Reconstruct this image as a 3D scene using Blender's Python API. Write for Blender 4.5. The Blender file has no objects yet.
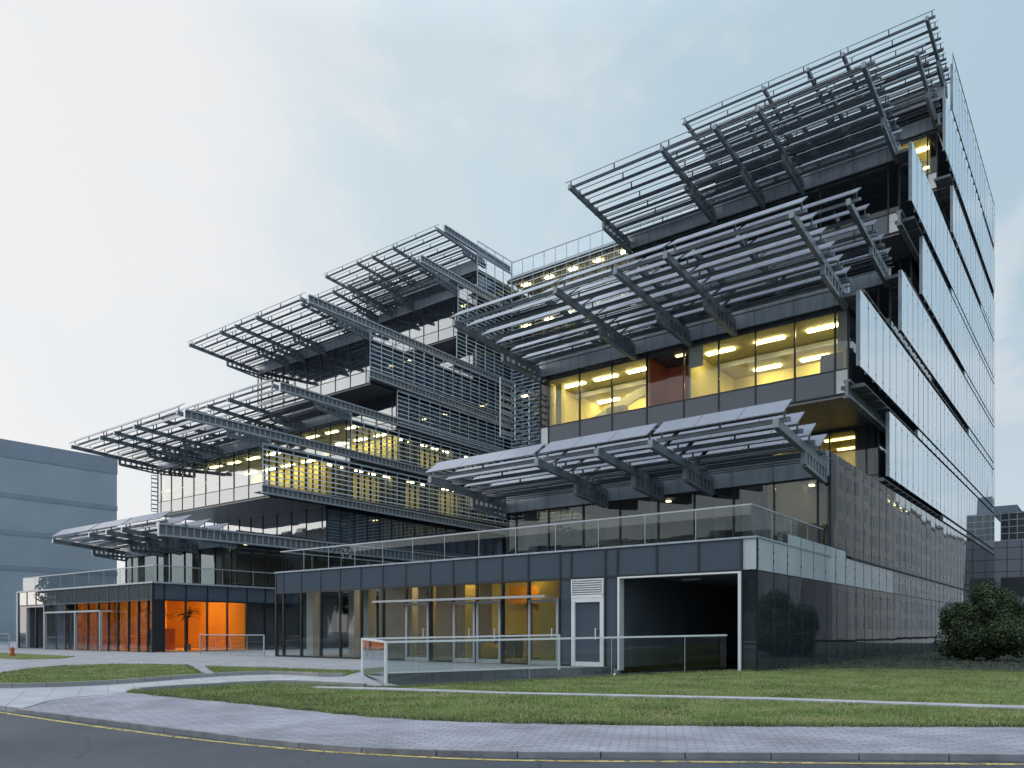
import bpy, bmesh, math, random
from mathutils import Vector, Matrix
random.seed(7)
PI = math.pi
sc = bpy.context.scene
COL = sc.collection

# ------------------------------------------------------------------ materials
def new_mat(name):
    m = bpy.data.materials.new(name); m.use_nodes = True
    nt = m.node_tree
    for n in list(nt.nodes): nt.nodes.remove(n)
    out = nt.nodes.new('ShaderNodeOutputMaterial')
    return m, nt, out

def N(nt, t, **kw):
    n = nt.nodes.new(t)
    for k, v in kw.items():
        if k in n.inputs.keys(): n.inputs[k].default_value = v
        else: setattr(n, k, v)
    return n

def noise_col(nt, c, amt, scale, detail=6, stretch=None):
    """base colour varied by noise in object space"""
    tc = N(nt, 'ShaderNodeTexCoord')
    src = tc.outputs['Object']
    if stretch:
        mp = N(nt, 'ShaderNodeMapping'); mp.inputs['Scale'].default_value = stretch
        nt.links.new(src, mp.inputs[0]); src = mp.outputs[0]
    no = N(nt, 'ShaderNodeTexNoise'); no.inputs['Scale'].default_value = scale; no.inputs['Detail'].default_value = detail
    nt.links.new(src, no.inputs['Vector'])
    mr = N(nt, 'ShaderNodeMapRange'); mr.inputs[1].default_value = .3; mr.inputs[2].default_value = .7
    mr.inputs[3].default_value = 1 - amt; mr.inputs[4].default_value = 1 + amt
    nt.links.new(no.outputs[0], mr.inputs[0])
    mx = N(nt, 'ShaderNodeVectorMath', operation='SCALE'); mx.inputs[0].default_value = c[:3]
    nt.links.new(mr.outputs[0], mx.inputs['Scale'])
    return mx.outputs[0], src, no

def mat_pbr(name, c, rough=.6, metal=0., amt=.12, scale=1.5, bump=0., bscale=40, spec=.5, stretch=None):
    m, nt, out = new_mat(name)
    b = N(nt, 'ShaderNodeBsdfPrincipled')
    col, src, no = noise_col(nt, c, amt, scale, stretch=stretch)
    nt.links.new(col, b.inputs['Base Color'])
    b.inputs['Roughness'].default_value = rough; b.inputs['Metallic'].default_value = metal
    b.inputs['Specular IOR Level'].default_value = spec
    if bump:
        n2 = N(nt, 'ShaderNodeTexNoise'); n2.inputs['Scale'].default_value = bscale; n2.inputs['Detail'].default_value = 5
        nt.links.new(src, n2.inputs['Vector'])
        bp = N(nt, 'ShaderNodeBump'); bp.inputs['Strength'].default_value = bump; bp.inputs['Distance'].default_value = .02
        nt.links.new(n2.outputs[0], bp.inputs['Height']); nt.links.new(bp.outputs[0], b.inputs['Normal'])
    nt.links.new(b.outputs[0], out.inputs[0])
    return m

def mat_glass(name, tint, r0, rough=0.0, body=None, body_mix=0., ripple=.0, refl=(.93,.97,1.)):
    """architectural glass: tinted see-through + symmetric Schlick reflection (+ optional coated/fritted body)"""
    m, nt, out = new_mat(name)
    lw = N(nt, 'ShaderNodeLayerWeight'); lw.inputs['Blend'].default_value = .5
    pw = N(nt, 'ShaderNodeMath', operation='POWER'); pw.inputs[1].default_value = 4.0
    nt.links.new(lw.outputs['Facing'], pw.inputs[0])
    mr = N(nt, 'ShaderNodeMapRange'); mr.inputs[3].default_value = r0; mr.inputs[4].default_value = 1.
    nt.links.new(pw.outputs[0], mr.inputs[0])
    tr = N(nt, 'ShaderNodeBsdfTransparent'); tr.inputs[0].default_value = (*tint, 1)
    base = tr.outputs[0]
    if body:
        df = N(nt, 'ShaderNodeBsdfDiffuse')
        col, _, _ = noise_col(nt, body, .10, .5)
        nt.links.new(col, df.inputs[0])
        mm = N(nt, 'ShaderNodeMixShader'); mm.inputs[0].default_value = body_mix
        nt.links.new(base, mm.inputs[1]); nt.links.new(df.outputs[0], mm.inputs[2]); base = mm.outputs[0]
    gl = N(nt, 'ShaderNodeBsdfGlossy'); gl.inputs['Color'].default_value = (*refl, 1); gl.inputs['Roughness'].default_value = rough
    if ripple:
        tc = N(nt, 'ShaderNodeTexCoord')
        n2 = N(nt, 'ShaderNodeTexNoise'); n2.inputs['Scale'].default_value = .7; n2.inputs['Detail'].default_value = 1.
        nt.links.new(tc.outputs['Object'], n2.inputs['Vector'])
        bp = N(nt, 'ShaderNodeBump'); bp.inputs['Strength'].default_value = ripple; bp.inputs['Distance'].default_value = .02
        nt.links.new(n2.outputs[0], bp.inputs['Height']); nt.links.new(bp.outputs[0], gl.inputs['Normal'])
    mx = N(nt, 'ShaderNodeMixShader')
    nt.links.new(mr.outputs[0], mx.inputs[0]); nt.links.new(base, mx.inputs[1]); nt.links.new(gl.outputs[0], mx.inputs[2])
    nt.links.new(mx.outputs[0], out.inputs[0])
    return m

def mat_emit(name, c, s):
    m, nt, out = new_mat(name)
    e = N(nt, 'ShaderNodeEmission'); e.inputs[0].default_value = (*c, 1); e.inputs[1].default_value = s
    nt.links.new(e.outputs[0], out.inputs[0])
    return m

M = {}
M['steel'] = mat_pbr('painted_steel', (.20,.235,.27), .42, .1, .22, 1.2)
M['steel_light'] = mat_pbr('light_steel', (.42,.46,.51), .4, .3, .12, 1.2)
M['band'] = mat_pbr('grey_metal_panel', (.36,.41,.48), .40, .2, .17, 3., stretch=(1,1,.12))
M['soffit'] = mat_pbr('soffit_panel', (.17,.18,.20), .4, .2, .1, .8)
M['mullion'] = mat_pbr('dark_mullion', (.025,.03,.036), .4, .2, .1, 1)
M['alu'] = mat_pbr('aluminium', (.45,.47,.50), .4, .4, .08, 2)
M['white_metal'] = mat_pbr('white_frame', (.74,.76,.79), .4, .1, .05, 2)
M['pv'] = mat_pbr('solar_cell_glass', (.27,.285,.36), .22, .0, .06, 3, spec=.9)
M['pv_back'] = mat_pbr('solar_panel_back', (.21,.225,.26), .5, .1, .1, 2)
M['spandrel'] = mat_glass('spandrel_glass', (.05,.06,.08), .05, 0.02, (.09,.115,.15), .93, .03)
M['win'] = mat_glass('window_glass', (.91,.92,.91), .035, 0., ripple=.02)
M['win_dark'] = mat_glass('tinted_window_glass', (.60,.64,.65), .05, 0., ripple=.03)
M['win_west'] = mat_glass('coated_window_glass', (.80,.83,.83), .30, 0., ripple=.03)
M['spandrel_west'] = mat_glass('coated_spandrel_glass', (.05,.06,.08), .34, 0.01, (.16,.18,.21), .93, .03)
M['screen'] = mat_glass('glass_screen', (.35,.40,.42), .50, .03, (.84,.92,.98), .82, .02)
M['side_glass'] = mat_glass('side_glass', (.38,.42,.44), .10, .012, (.17,.205,.25), .14, .06)
M['frit'] = mat_glass('fritted_glass', (.4,.45,.48), .10, .02, (.66,.74,.80), .75, .02)
M['win_court'] = mat_glass('court_window_glass', (.55,.62,.68), .16, 0.02, (.16,.22,.30), .35, .03)
M['win_pod'] = mat_glass('clear_tinted_glass', (.78,.81,.81), .045, 0., ripple=.025)
M['int_pale'] = mat_pbr('interior_pale', (.62,.62,.60), .8, 0, .1, .6)
M['side_band'] = mat_glass('side_band_glass', (.38,.42,.44), .12, .01, (.34,.37,.40), .45, .025)
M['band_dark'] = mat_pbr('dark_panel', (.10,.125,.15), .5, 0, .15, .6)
M['rail_glass'] = mat_glass('rail_glass', (.90,.93,.93), .03, 0.)
M['louvre'] = mat_pbr('louvre_blade', (.60,.70,.80), .30, .25, .15, .8)
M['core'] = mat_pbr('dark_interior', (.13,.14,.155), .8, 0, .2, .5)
M['int_grey'] = mat_pbr('interior_grey', (.30,.30,.29), .8, 0, .12, .5)
M['int_white'] = mat_pbr('interior_white', (.72,.70,.55), .8, 0, .05, .8)
M['int_yellow'] = mat_pbr('interior_yellow', (.80,.71,.30), .8, 0, .08, .4)
M['int_orange'] = mat_pbr('interior_orange', (.95,.46,.07), .8, 0, .10, .5)
M['int_red'] = mat_pbr('interior_red', (.90,.22,.06), .8, 0, .2, .4)
M['lamp'] = mat_emit('ceiling_lamp', (1., .84, .38), 27.)
M['lamp_soft'] = mat_emit('soft_ceiling_lamp', (1., .80, .30), 5.)
M['int_ceil'] = mat_pbr('interior_ceiling', (.52,.49,.28), .8, 0, .12, .6)
M['lamp_dim'] = mat_emit('small_lamp', (1., .84, .42), 9.)
M['lamp_orange'] = mat_emit('warm_lamp', (1., .62, .20), 30.)
M['lamp_white'] = mat_emit('tube_lamp', (1., .93, .80), 9.)
M['concrete'] = mat_pbr('concrete', (.30,.30,.30), .85, 0, .15, .7, .4, 20)
M['kerb_edge'] = mat_pbr('kerb_edge_stone', (.24,.24,.27), .85, 0, .25, 2.5, .5, 30)
M['kerb'] = mat_pbr('kerb_stone', (.40,.39,.42), .85, 0, .18, 2.5, .5, 30)
M['bark'] = mat_pbr('bark', (.06,.045,.03), .9, 0, .2, 6)
M['roof'] = mat_pbr('roof_deck', (.16,.17,.18), .8, 0, .1, .5)

# ------------------------------------------------------------------ object helpers
ORG = {}
def tag(o, label=None, cat=None, group=None, kind=None):
    if label: o['label'] = label
    if cat: o['category'] = cat
    if group: o['group'] = group
    if kind: o['kind'] = kind
    return o

def empty(name, loc, label=None, cat=None, group=None, parent=None):
    o = bpy.data.objects.new(name, None); COL.objects.link(o)
    o.empty_display_size = .5
    p = Vector(loc)
    ORG[o] = p
    if parent is not None:
        o.parent = parent; o.location = p - ORG[parent]
    else: o.location = p
    return tag(o, label, cat, group)

class MB:
    def __init__(s): s.v = []; s.f = []; s.mi = []
    def quad(s, a, b, c, d, mi=0):
        n = len(s.v); s.v += [a, b, c, d]; s.f.append((n, n+1, n+2, n+3)); s.mi.append(mi)
    def poly(s, pts, mi=0):
        n = len(s.v); s.v += list(pts); s.f.append(tuple(range(n, n+len(pts)))); s.mi.append(mi)
    def hexa(s, p, mi=0):
        n = len(s.v); s.v += p
        for q in ((0,3,2,1),(4,5,6,7),(0,1,5,4),(1,2,6,5),(2,3,7,6),(3,0,4,7)):
            s.f.append(tuple(n+i for i in q)); s.mi.append(mi)
    def box(s, x0, x1, y0, y1, z0, z1, mi=0):
        if x0 > x1: x0, x1 = x1, x0
        if y0 > y1: y0, y1 = y1, y0
        if z0 > z1: z0, z1 = z1, z0
        s.hexa([(x0,y0,z0),(x1,y0,z0),(x1,y1,z0),(x0,y1,z0),(x0,y0,z1),(x1,y0,z1),(x1,y1,z1),(x0,y1,z1)], mi)
    def bar(s, a, b, w, h, mi=0, up=(0,0,1)):
        """box beam from a to b, w wide (sideways) and h high; a and b are on its centre line"""
        a = Vector(a); b = Vector(b); d = (b-a).normalized(); u = Vector(up)
        r = d.cross(u)
        if r.length < 1e-4: r = Vector((1,0,0))
        r.normalize(); u = r.cross(d).normalized()
        r *= w/2; u *= h/2
        s.hexa([tuple(a-r-u), tuple(a+r-u), tuple(b+r-u), tuple(b-r-u), tuple(a-r+u), tuple(a+r+u), tuple(b+r+u), tuple(b-r+u)], mi)
    def tube(s, a, b, r, n=8, mi=0):
        a = Vector(a); b = Vector(b); d = (b-a).normalized()
        x = d.orthogonal().normalized(); y = d.cross(x)
        k = len(s.v)
        for p in (a, b):
            for i in range(n):
                t = 2*PI*i/n
                s.v.append(tuple(p + x*math.cos(t)*r + y*math.sin(t)*r))
        for i in range(n):
            j = (i+1) % n
            s.f.append((k+i, k+j, k+n+j, k+n+i)); s.mi.append(mi)
        s.f.append(tuple(k+i for i in reversed(range(n)))); s.mi.append(mi)
        s.f.append(tuple(k+n+i for i in range(n))); s.mi.append(mi)
    def build(s, name, mats, parent=None, label=None, cat=None, group=None, kind=None, smooth=False):
        if not isinstance(mats, (list, tuple)): mats = [mats]
        xs = [p[0] for p in s.v]; ys = [p[1] for p in s.v]; zs = [p[2] for p in s.v]
        o0 = Vector(((min(xs)+max(xs))/2, (min(ys)+max(ys))/2, min(zs)))
        me = bpy.data.meshes.new(name)
        me.from_pydata([(p[0]-o0.x, p[1]-o0.y, p[2]-o0.z) for p in s.v], [], s.f)
        for m in mats: me.materials.append(m)
        if len(mats) > 1: me.polygons.foreach_set('material_index', s.mi)
        if smooth: me.polygons.foreach_set('use_smooth', [True]*len(me.polygons))
        me.update()
        bm = bmesh.new(); bm.from_mesh(me); bmesh.ops.recalc_face_normals(bm, faces=bm.faces); bm.to_mesh(me); bm.free()
        o = bpy.data.objects.new(name, me); COL.objects.link(o)
        ORG[o] = o0
        if parent is not None:
            o.parent = parent; o.location = o0 - ORG[parent]
        else: o.location = o0
        return tag(o, label, cat, group, kind)

# ------------------------------------------------------------------ ground
def hz(v): return 0. if v >= 22 else (.015*(v-22) if v > 6 else -.24)

def sheet(name, pts, mat, dz, label=None, kind='structure', holes=(), skirt=0, group=None, cat=None, flat=False):
    """flat region of ground following the gentle fall towards the road"""
    from mathutils.geometry import tessellate_polygon
    loops = [[Vector((x, y, 0)) for x, y in pts]] + [[Vector((x, y, 0)) for x, y in h] for h in holes]
    allp = [p for l in loops for p in l]
    tris = tessellate_polygon(loops)
    bm = bmesh.new()
    vs = [bm.verts.new(p) for p in allp]
    for t in tris:
        try: bm.faces.new([vs[i] for i in t])
        except ValueError: pass
    g = bm.verts[:] + bm.edges[:] + bm.faces[:]
    bmesh.ops.bisect_plane(bm, geom=g, plane_co=(0,22,0), plane_no=(0,1,0))
    bmesh.ops.bisect_plane(bm, geom=bm.verts[:] + bm.edges[:] + bm.faces[:], plane_co=(0,6,0), plane_no=(0,1,0))
    if skirt:
        ed = [e for e in bm.edges if e.is_boundary]
        r = bmesh.ops.extrude_edge_only(bm, edges=ed)
        low = [e for e in r['geom'] if isinstance(e, bmesh.types.BMVert)]
        for v in low: v.co.z -= skirt
    for v in bm.verts: v.co.z += (0 if flat else hz(v.co.y)) + dz
    bmesh.ops.recalc_face_normals(bm, faces=bm.faces)
    up = [f for f in bm.faces if abs(f.normal.z) > .5]
    if up and sum(f.normal.z for f in up) < 0: bmesh.ops.reverse_faces(bm, faces=bm.faces)
    me = bpy.data.meshes.new(name); bm.to_mesh(me); bm.free()
    me.materials.append(mat)
    o = bpy.data.objects.new(name, me); COL.objects.link(o); ORG[o] = Vector((0,0,0))
    return tag(o, label, cat, group, kind)

# ground materials
def mat_grass():
    m, nt, out = new_mat('grass')
    tc = N(nt, 'ShaderNodeTexCoord')
    b = N(nt, 'ShaderNodeBsdfPrincipled'); b.inputs['Roughness'].default_value = .9; b.inputs['Specular IOR Level'].default_value = .1
    n1 = N(nt, 'ShaderNodeTexNoise'); n1.inputs['Scale'].default_value = .9; n1.inputs['Detail'].default_value = 8
    n2 = N(nt, 'ShaderNodeTexNoise'); n2.inputs['Scale'].default_value = 45; n2.inputs['Detail'].default_value = 4
    r = N(nt, 'ShaderNodeValToRGB')
    e = r.color_ramp.elements; e[0].position = .3; e[0].color = (.10,.14,.045,1); e[1].position = .72; e[1].color = (.27,.25,.13,1)
    k = r.color_ramp.elements.new(.5); k.color = (.165,.215,.07,1)
    nt.links.new(tc.outputs['Object'], n1.inputs['Vector']); nt.links.new(tc.outputs['Object'], n2.inputs['Vector'])
    nt.links.new(n1.outputs[0], r.inputs[0])
    mr = N(nt, 'ShaderNodeMapRange'); mr.inputs[1].default_value=.3; mr.inputs[2].default_value=.7; mr.inputs[3].default_value = .55; mr.inputs[4].default_value = 1.35
    nt.links.new(n2.outputs[0], mr.inputs[0])
    sm = N(nt, 'ShaderNodeVectorMath', operation='SCALE'); nt.links.new(r.outputs[0], sm.inputs[0]); nt.links.new(mr.outputs[0], sm.inputs['Scale'])
    nt.links.new(sm.outputs[0], b.inputs['Base Color'])
    bp = N(nt, 'ShaderNodeBump'); bp.inputs['Strength'].default_value = .8; bp.inputs['Distance'].default_value = .05
    nt.links.new(n2.outputs[0], bp.inputs['Height']); nt.links.new(bp.outputs[0], b.inputs['Normal'])
    nt.links.new(b.outputs[0], out.inputs[0]); return m
M['grass'] = mat_grass()

def mat_brickpave():
    m, nt, out = new_mat('brick_paving')
    tc = N(nt, 'ShaderNodeTexCoord')
    mp = N(nt, 'ShaderNodeMapping'); mp.inputs['Rotation'].default_value = (0,0,math.radians(-27))
    nt.links.new(tc.outputs['Object'], mp.inputs[0])
    b = N(nt, 'ShaderNodeBsdfPrincipled'); b.inputs['Roughness'].default_value = .85; b.inputs['Specular IOR Level'].default_value = .3
    br = N(nt, 'ShaderNodeTexBrick'); br.inputs['Scale'].default_value = 1.
    br.inputs['Color1'].default_value = (.37,.36,.425,1); br.inputs['Color2'].default_value = (.29,.285,.34,1); br.inputs['Mortar'].default_value = (.22,.22,.25,1)
    br.inputs['Mortar Size'].default_value = .012; br.inputs['Brick Width'].default_value = .24; br.inputs['Row Height'].default_value = .12
    nt.links.new(mp.outputs[0], br.inputs['Vector'])
    n1 = N(nt, 'ShaderNodeTexNoise'); n1.inputs['Scale'].default_value = .8; n1.inputs['Detail'].default_value = 8
    nt.links.new(tc.outputs['Object'], n1.inputs['Vector'])
    mr = N(nt, 'ShaderNodeMapRange'); mr.inputs[1].default_value=.3; mr.inputs[2].default_value=.7; mr.inputs[3].default_value = .74; mr.inputs[4].default_value = 1.18
    nt.links.new(n1.outputs[0], mr.inputs[0])
    sm = N(nt, 'ShaderNodeVectorMath', operation='SCALE'); nt.links.new(br.outputs['Color'], sm.inputs[0]); nt.links.new(mr.outputs[0], sm.inputs['Scale'])
    nt.links.new(sm.outputs[0], b.inputs['Base Color'])
    bp = N(nt, 'ShaderNodeBump'); bp.inputs['Strength'].default_value = .6; bp.inputs['Distance'].default_value = .01; bp.invert = True
    nt.links.new(br.outputs['Fac'], bp.inputs['Height']); nt.links.new(bp.outputs[0], b.inputs['Normal'])
    nt.links.new(b.outputs[0], out.inputs[0]); return m
M['brick'] = mat_brickpave()

def mat_slabs(name, c1, c2, w, hgt, mort, rot=0):
    m, nt, out = new_mat(name)
    tc = N(nt, 'ShaderNodeTexCoord')
    mp = N(nt, 'ShaderNodeMapping'); mp.inputs['Rotation'].default_value = (0,0,math.radians(rot))
    nt.links.new(tc.outputs['Object'], mp.inputs[0])
    b = N(nt, 'ShaderNodeBsdfPrincipled'); b.inputs['Roughness'].default_value = .8; b.inputs['Specular IOR Level'].default_value = .3
    br = N(nt, 'ShaderNodeTexBrick'); br.inputs['Scale'].default_value = 1.; br.offset = 0.
    br.inputs['Color1'].default_value = (*c1,1); br.inputs['Color2'].default_value = (*c2,1); br.inputs['Mortar'].default_value = (*mort,1)
    br.inputs['Mortar Size'].default_value = .012; br.inputs['Brick Width'].default_value = w; br.inputs['Row Height'].default_value = hgt
    nt.links.new(mp.outputs[0], br.inputs['Vector'])
    n1 = N(nt, 'ShaderNodeTexNoise'); n1.inputs['Scale'].default_value = 1.1; n1.inputs['Detail'].default_value = 8
    nt.links.new(tc.outputs['Object'], n1.inputs['Vector'])
    mr = N(nt, 'ShaderNodeMapRange'); mr.inputs[1].default_value=.3; mr.inputs[2].default_value=.7; mr.inputs[3].default_value = .85; mr.inputs[4].default_value = 1.12
    nt.links.new(n1.outputs[0], mr.inputs[0])
    sm = N(nt, 'ShaderNodeVectorMath', operation='SCALE'); nt.links.new(br.outputs['Color'], sm.inputs[0]); nt.links.new(mr.outputs[0], sm.inputs['Scale'])
    nt.links.new(sm.outputs[0], b.inputs['Base Color'])
    nt.links.new(b.outputs[0], out.inputs[0]); return m
M['plaza'] = mat_slabs('plaza_paving', (.35,.35,.38), (.31,.31,.345), .8, .4, (.20,.20,.22))
M['path'] = mat_slabs('path_paving', (.43,.43,.46), (.39,.39,.43), .6, .6, (.27,.27,.29), 25)

def mat_asphalt():
    m, nt, out = new_mat('asphalt')
    tc = N(nt, 'ShaderNodeTexCoord')
    b = N(nt, 'ShaderNodeBsdfPrincipled'); b.inputs['Roughness'].default_value = .75; b.inputs['Specular IOR Level'].default_value = .35
    n1 = N(nt, 'ShaderNodeTexNoise'); n1.inputs['Scale'].default_value = .35; n1.inputs['Detail'].default_value = 9; n1.inputs['Roughness'].default_value = .65
    n2 = N(nt, 'ShaderNodeTexNoise'); n2.inputs['Scale'].default_value = 160; n2.inputs['Detail'].default_value = 2
    nt.links.new(tc.outputs['Object'], n1.inputs['Vector']); nt.links.new(tc.outputs['Object'], n2.inputs['Vector'])
    r = N(nt, 'ShaderNodeValToRGB'); e = r.color_ramp.elements
    e[0].position = .35; e[0].color = (.050,.058,.074,1); e[1].position = .7; e[1].color = (.085,.095,.115,1)
    nt.links.new(n1.outputs[0], r.inputs[0])
    mr = N(nt, 'ShaderNodeMapRange'); mr.inputs[1].default_value=.3; mr.inputs[2].default_value=.7; mr.inputs[3].default_value = .7; mr.inputs[4].default_value = 1.35
    nt.links.new(n2.outputs[0], mr.inputs[0])
    sm = N(nt, 'ShaderNodeVectorMath', operation='SCALE'); nt.links.new(r.outputs[0], sm.inputs[0]); nt.links.new(mr.outputs[0], sm.inputs['Scale'])
    nd = N(nt, 'ShaderNodeTexNoise'); nd.inputs['Scale'].default_value = 1.2; nd.inputs['Detail'].default_value = 6
    nt.links.new(tc.outputs['Object'], nd.inputs['Vector'])
    av = N(nt, 'ShaderNodeVectorMath', operation='MULTIPLY_ADD'); av.inputs[1].default_value = (1.1,1.1,0); nt.links.new(nd.outputs['Color'], av.inputs[0]); nt.links.new(tc.outputs['Object'], av.inputs[2])
    vo = N(nt, 'ShaderNodeTexVoronoi'); vo.feature = 'DISTANCE_TO_EDGE'; vo.inputs['Scale'].default_value = .33
    nt.links.new(av.outputs[0], vo.inputs['Vector'])
    ck = N(nt, 'ShaderNodeMapRange'); ck.inputs[1].default_value = .0; ck.inputs[2].default_value = .006; ck.inputs[3].default_value = .45; ck.inputs[4].default_value = 1.
    nt.links.new(vo.outputs['Distance'], ck.inputs[0])
    s2 = N(nt, 'ShaderNodeVectorMath', operation='SCALE'); nt.links.new(sm.outputs[0], s2.inputs[0]); nt.links.new(ck.outputs[0], s2.inputs['Scale'])
    nt.links.new(s2.outputs[0], b.inputs['Base Color'])
    bp = N(nt, 'ShaderNodeBump'); bp.inputs['Strength'].default_value = .5; bp.inputs['Distance'].default_value = .006
    nt.links.new(n2.outputs[0], bp.inputs['Height']); nt.links.new(bp.outputs[0], b.inputs['Normal'])
    nt.links.new(b.outputs[0], out.inputs[0]); return m
M['asphalt'] = mat_asphalt()
M['yellow_paint'] = mat_pbr('yellow_road_paint', (.52,.39,.13), .7, 0, .3, 4, .3, 80)
def wear(m):
    nt = m.node_tree; out = [n for n in nt.nodes if n.type == 'OUTPUT_MATERIAL'][0]; src = out.inputs[0].links[0].from_socket
    tc = N(nt, 'ShaderNodeTexCoord'); n1 = N(nt, 'ShaderNodeTexNoise'); n1.inputs['Scale'].default_value = 7; n1.inputs['Detail'].default_value = 9; n1.inputs['Roughness'].default_value = .75
    nt.links.new(tc.outputs['Object'], n1.inputs['Vector'])
    mr = N(nt, 'ShaderNodeMapRange'); mr.inputs[1].default_value = .50; mr.inputs[2].default_value = .60; nt.links.new(n1.outputs[0], mr.inputs[0])
    tr = N(nt, 'ShaderNodeBsdfTransparent'); mx = N(nt, 'ShaderNodeMixShader')
    nt.links.new(mr.outputs[0], mx.inputs[0]); nt.links.new(src, mx.inputs[1]); nt.links.new(tr.outputs[0], mx.inputs[2]); nt.links.new(mx.outputs[0], out.inputs[0])
wear(M['yellow_paint'])
M['white_paint'] = mat_pbr('worn_white_paint', (.30,.31,.33), .7, 0, .4, 6)

kerb = [(-16.51,6.06),(-15.03,6.14),(-13.77,6.22),(-12.11,6.28),(-10.73,6.34),(-9.16,6.45),(-7.77,6.67),(-6.72,7.06),(-5.81,7.55),(-4.51,8.39),(-3.24,9.22),(-1.97,10.01),(-0.81,10.72),(2,12.5),(8,16.4),(16,21.6),(30,30.5)]

brick_up = [(-16.5,6.12),(-17.95,7.16),(-18.3,8.14),(-18.23,9.05),(-15.63,9.01),(-13.51,9.05),(-11.55,8.98),(-9.94,8.97),(-8.57,9.24),(-7.41,9.63),(-5.65,10.52),(-4.04,11.46),(-1.0,13.42),(2.5,15.6),(9,20),(17,25.5),(30,34)]
A, C_, D_, B_ = (-14.05,13.2), (-9.45,23.4), (-13.6,23.4), (-17.85,15.9)
sheet('ground', [(-400,-300),(400,-300),(400,600),(-400,600)], M['concrete'], -.40, flat=True,
      holes=[[(-18.2,12.6),(-8.95,12.6),(-8.95,44.4),(-18.2,44.4)]])
sheet('plaza', [(-120,6.2),(-24,6.4),(-18.0,6.4),(-17.9,7.2),(-18.3,8.2),(-18.4,12.2),(-17.95,13.0),B_,D_,(-13.48,23.5),(-13.48,44.3),(-9.2,44.3),(-9.2,23.5),(-8.62,23.5),(-8.62,140),(-120,140)], M['plaza'], -.012, skirt=.2)
sheet('path', [(-16.51,6.12),(-24,6.0),(-60,5.6),(-60,6.6),(-25,7.0),(-22.0,7.6),(-20.9,9.4),(-21.14,11.0),(-21.37,12.63),(-21.29,13.91),(-20.56,14.85),(-18.26,14.93),(-17.85,15.9),(-14.05,13.2),(-16.9,12.9),(-17.85,12.32),(-18.15,11.63),(-18.2,10.81),(-18.4,10),(-18.4,9.1),(-18.2,8.14),(-17.8,7.16)], M['path'], 0.0, skirt=.3)
LAWN = brick_up[3:] + [(60,52),(60,90),(-8.62,90),(-8.62,23.5),(-9.3,23.4),(-13.9,13.1),(-16.99,12.89),(-17.93,12.32),(-18.25,11.63),(-18.29,10.81),(-18.49,10.0),(-18.5,9.19)]
sheet('lawn', LAWN, M['grass'], .01, kind='structure', skirt=.4)
sheet('footpath', [(-15.5,12.3),(-15.44,12.01),(-13.32,12.55),(-10.25,13.31),(-5.39,14.99),(-1.18,15.8),(6,19.4),(20,27.2),(19.6,27.8),(5.6,19.9),(-1.25,16.24),(-5.52,15.33),(-10.46,13.59),(-13.72,12.93)], M['kerb'], .035, skirt=.03)
GA = [(-24.3,7.4),(-23.0,8.23),(-22.1,9.06),(-21.75,10.15),(-21.9,11.61),(-22.2,13.25),(-28.39,16.24),(-30.37,15.8),(-32.09,15.04),(-32.62,13.56),(-31.6,11.92),(-29.25,10.13),(-27.5,8.2),(-26.5,7.4)]
GB = [(-27.39,16.39),(-23.59,17.03),(-19.81,17.53),(-18.4,15.6),(-18.6,15.15),(-20.9,15.15),(-21.9,14.3),(-22.0,13.6)]
GD = [(-60,15),(-60,18.5),(-46.94,18.2),(-42.19,18.02),(-40.24,16.4),(-41.45,15.2)]
sheet('lawn', GA, M['grass'], .012, skirt=.02)
sheet('lawn', GB, M['grass'], .012, skirt=.02)
sheet('lawn', GD, M['grass'], .012, skirt=.02)
sheet('sidewalk', kerb[:1] + kerb[1:] + brick_up[::-1][:-1], M['brick'], 0., skirt=.3)
road = [(-300,6.5),(-60,5.8),(-24,5.98),(-16.51,6.02)] + [(x+.02, y-.03) for x, y in kerb[1:]] + [(70,62),(120,62),(120,-20),(-300,-20)]
sheet('road', road, M['asphalt'], -.07)

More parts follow.
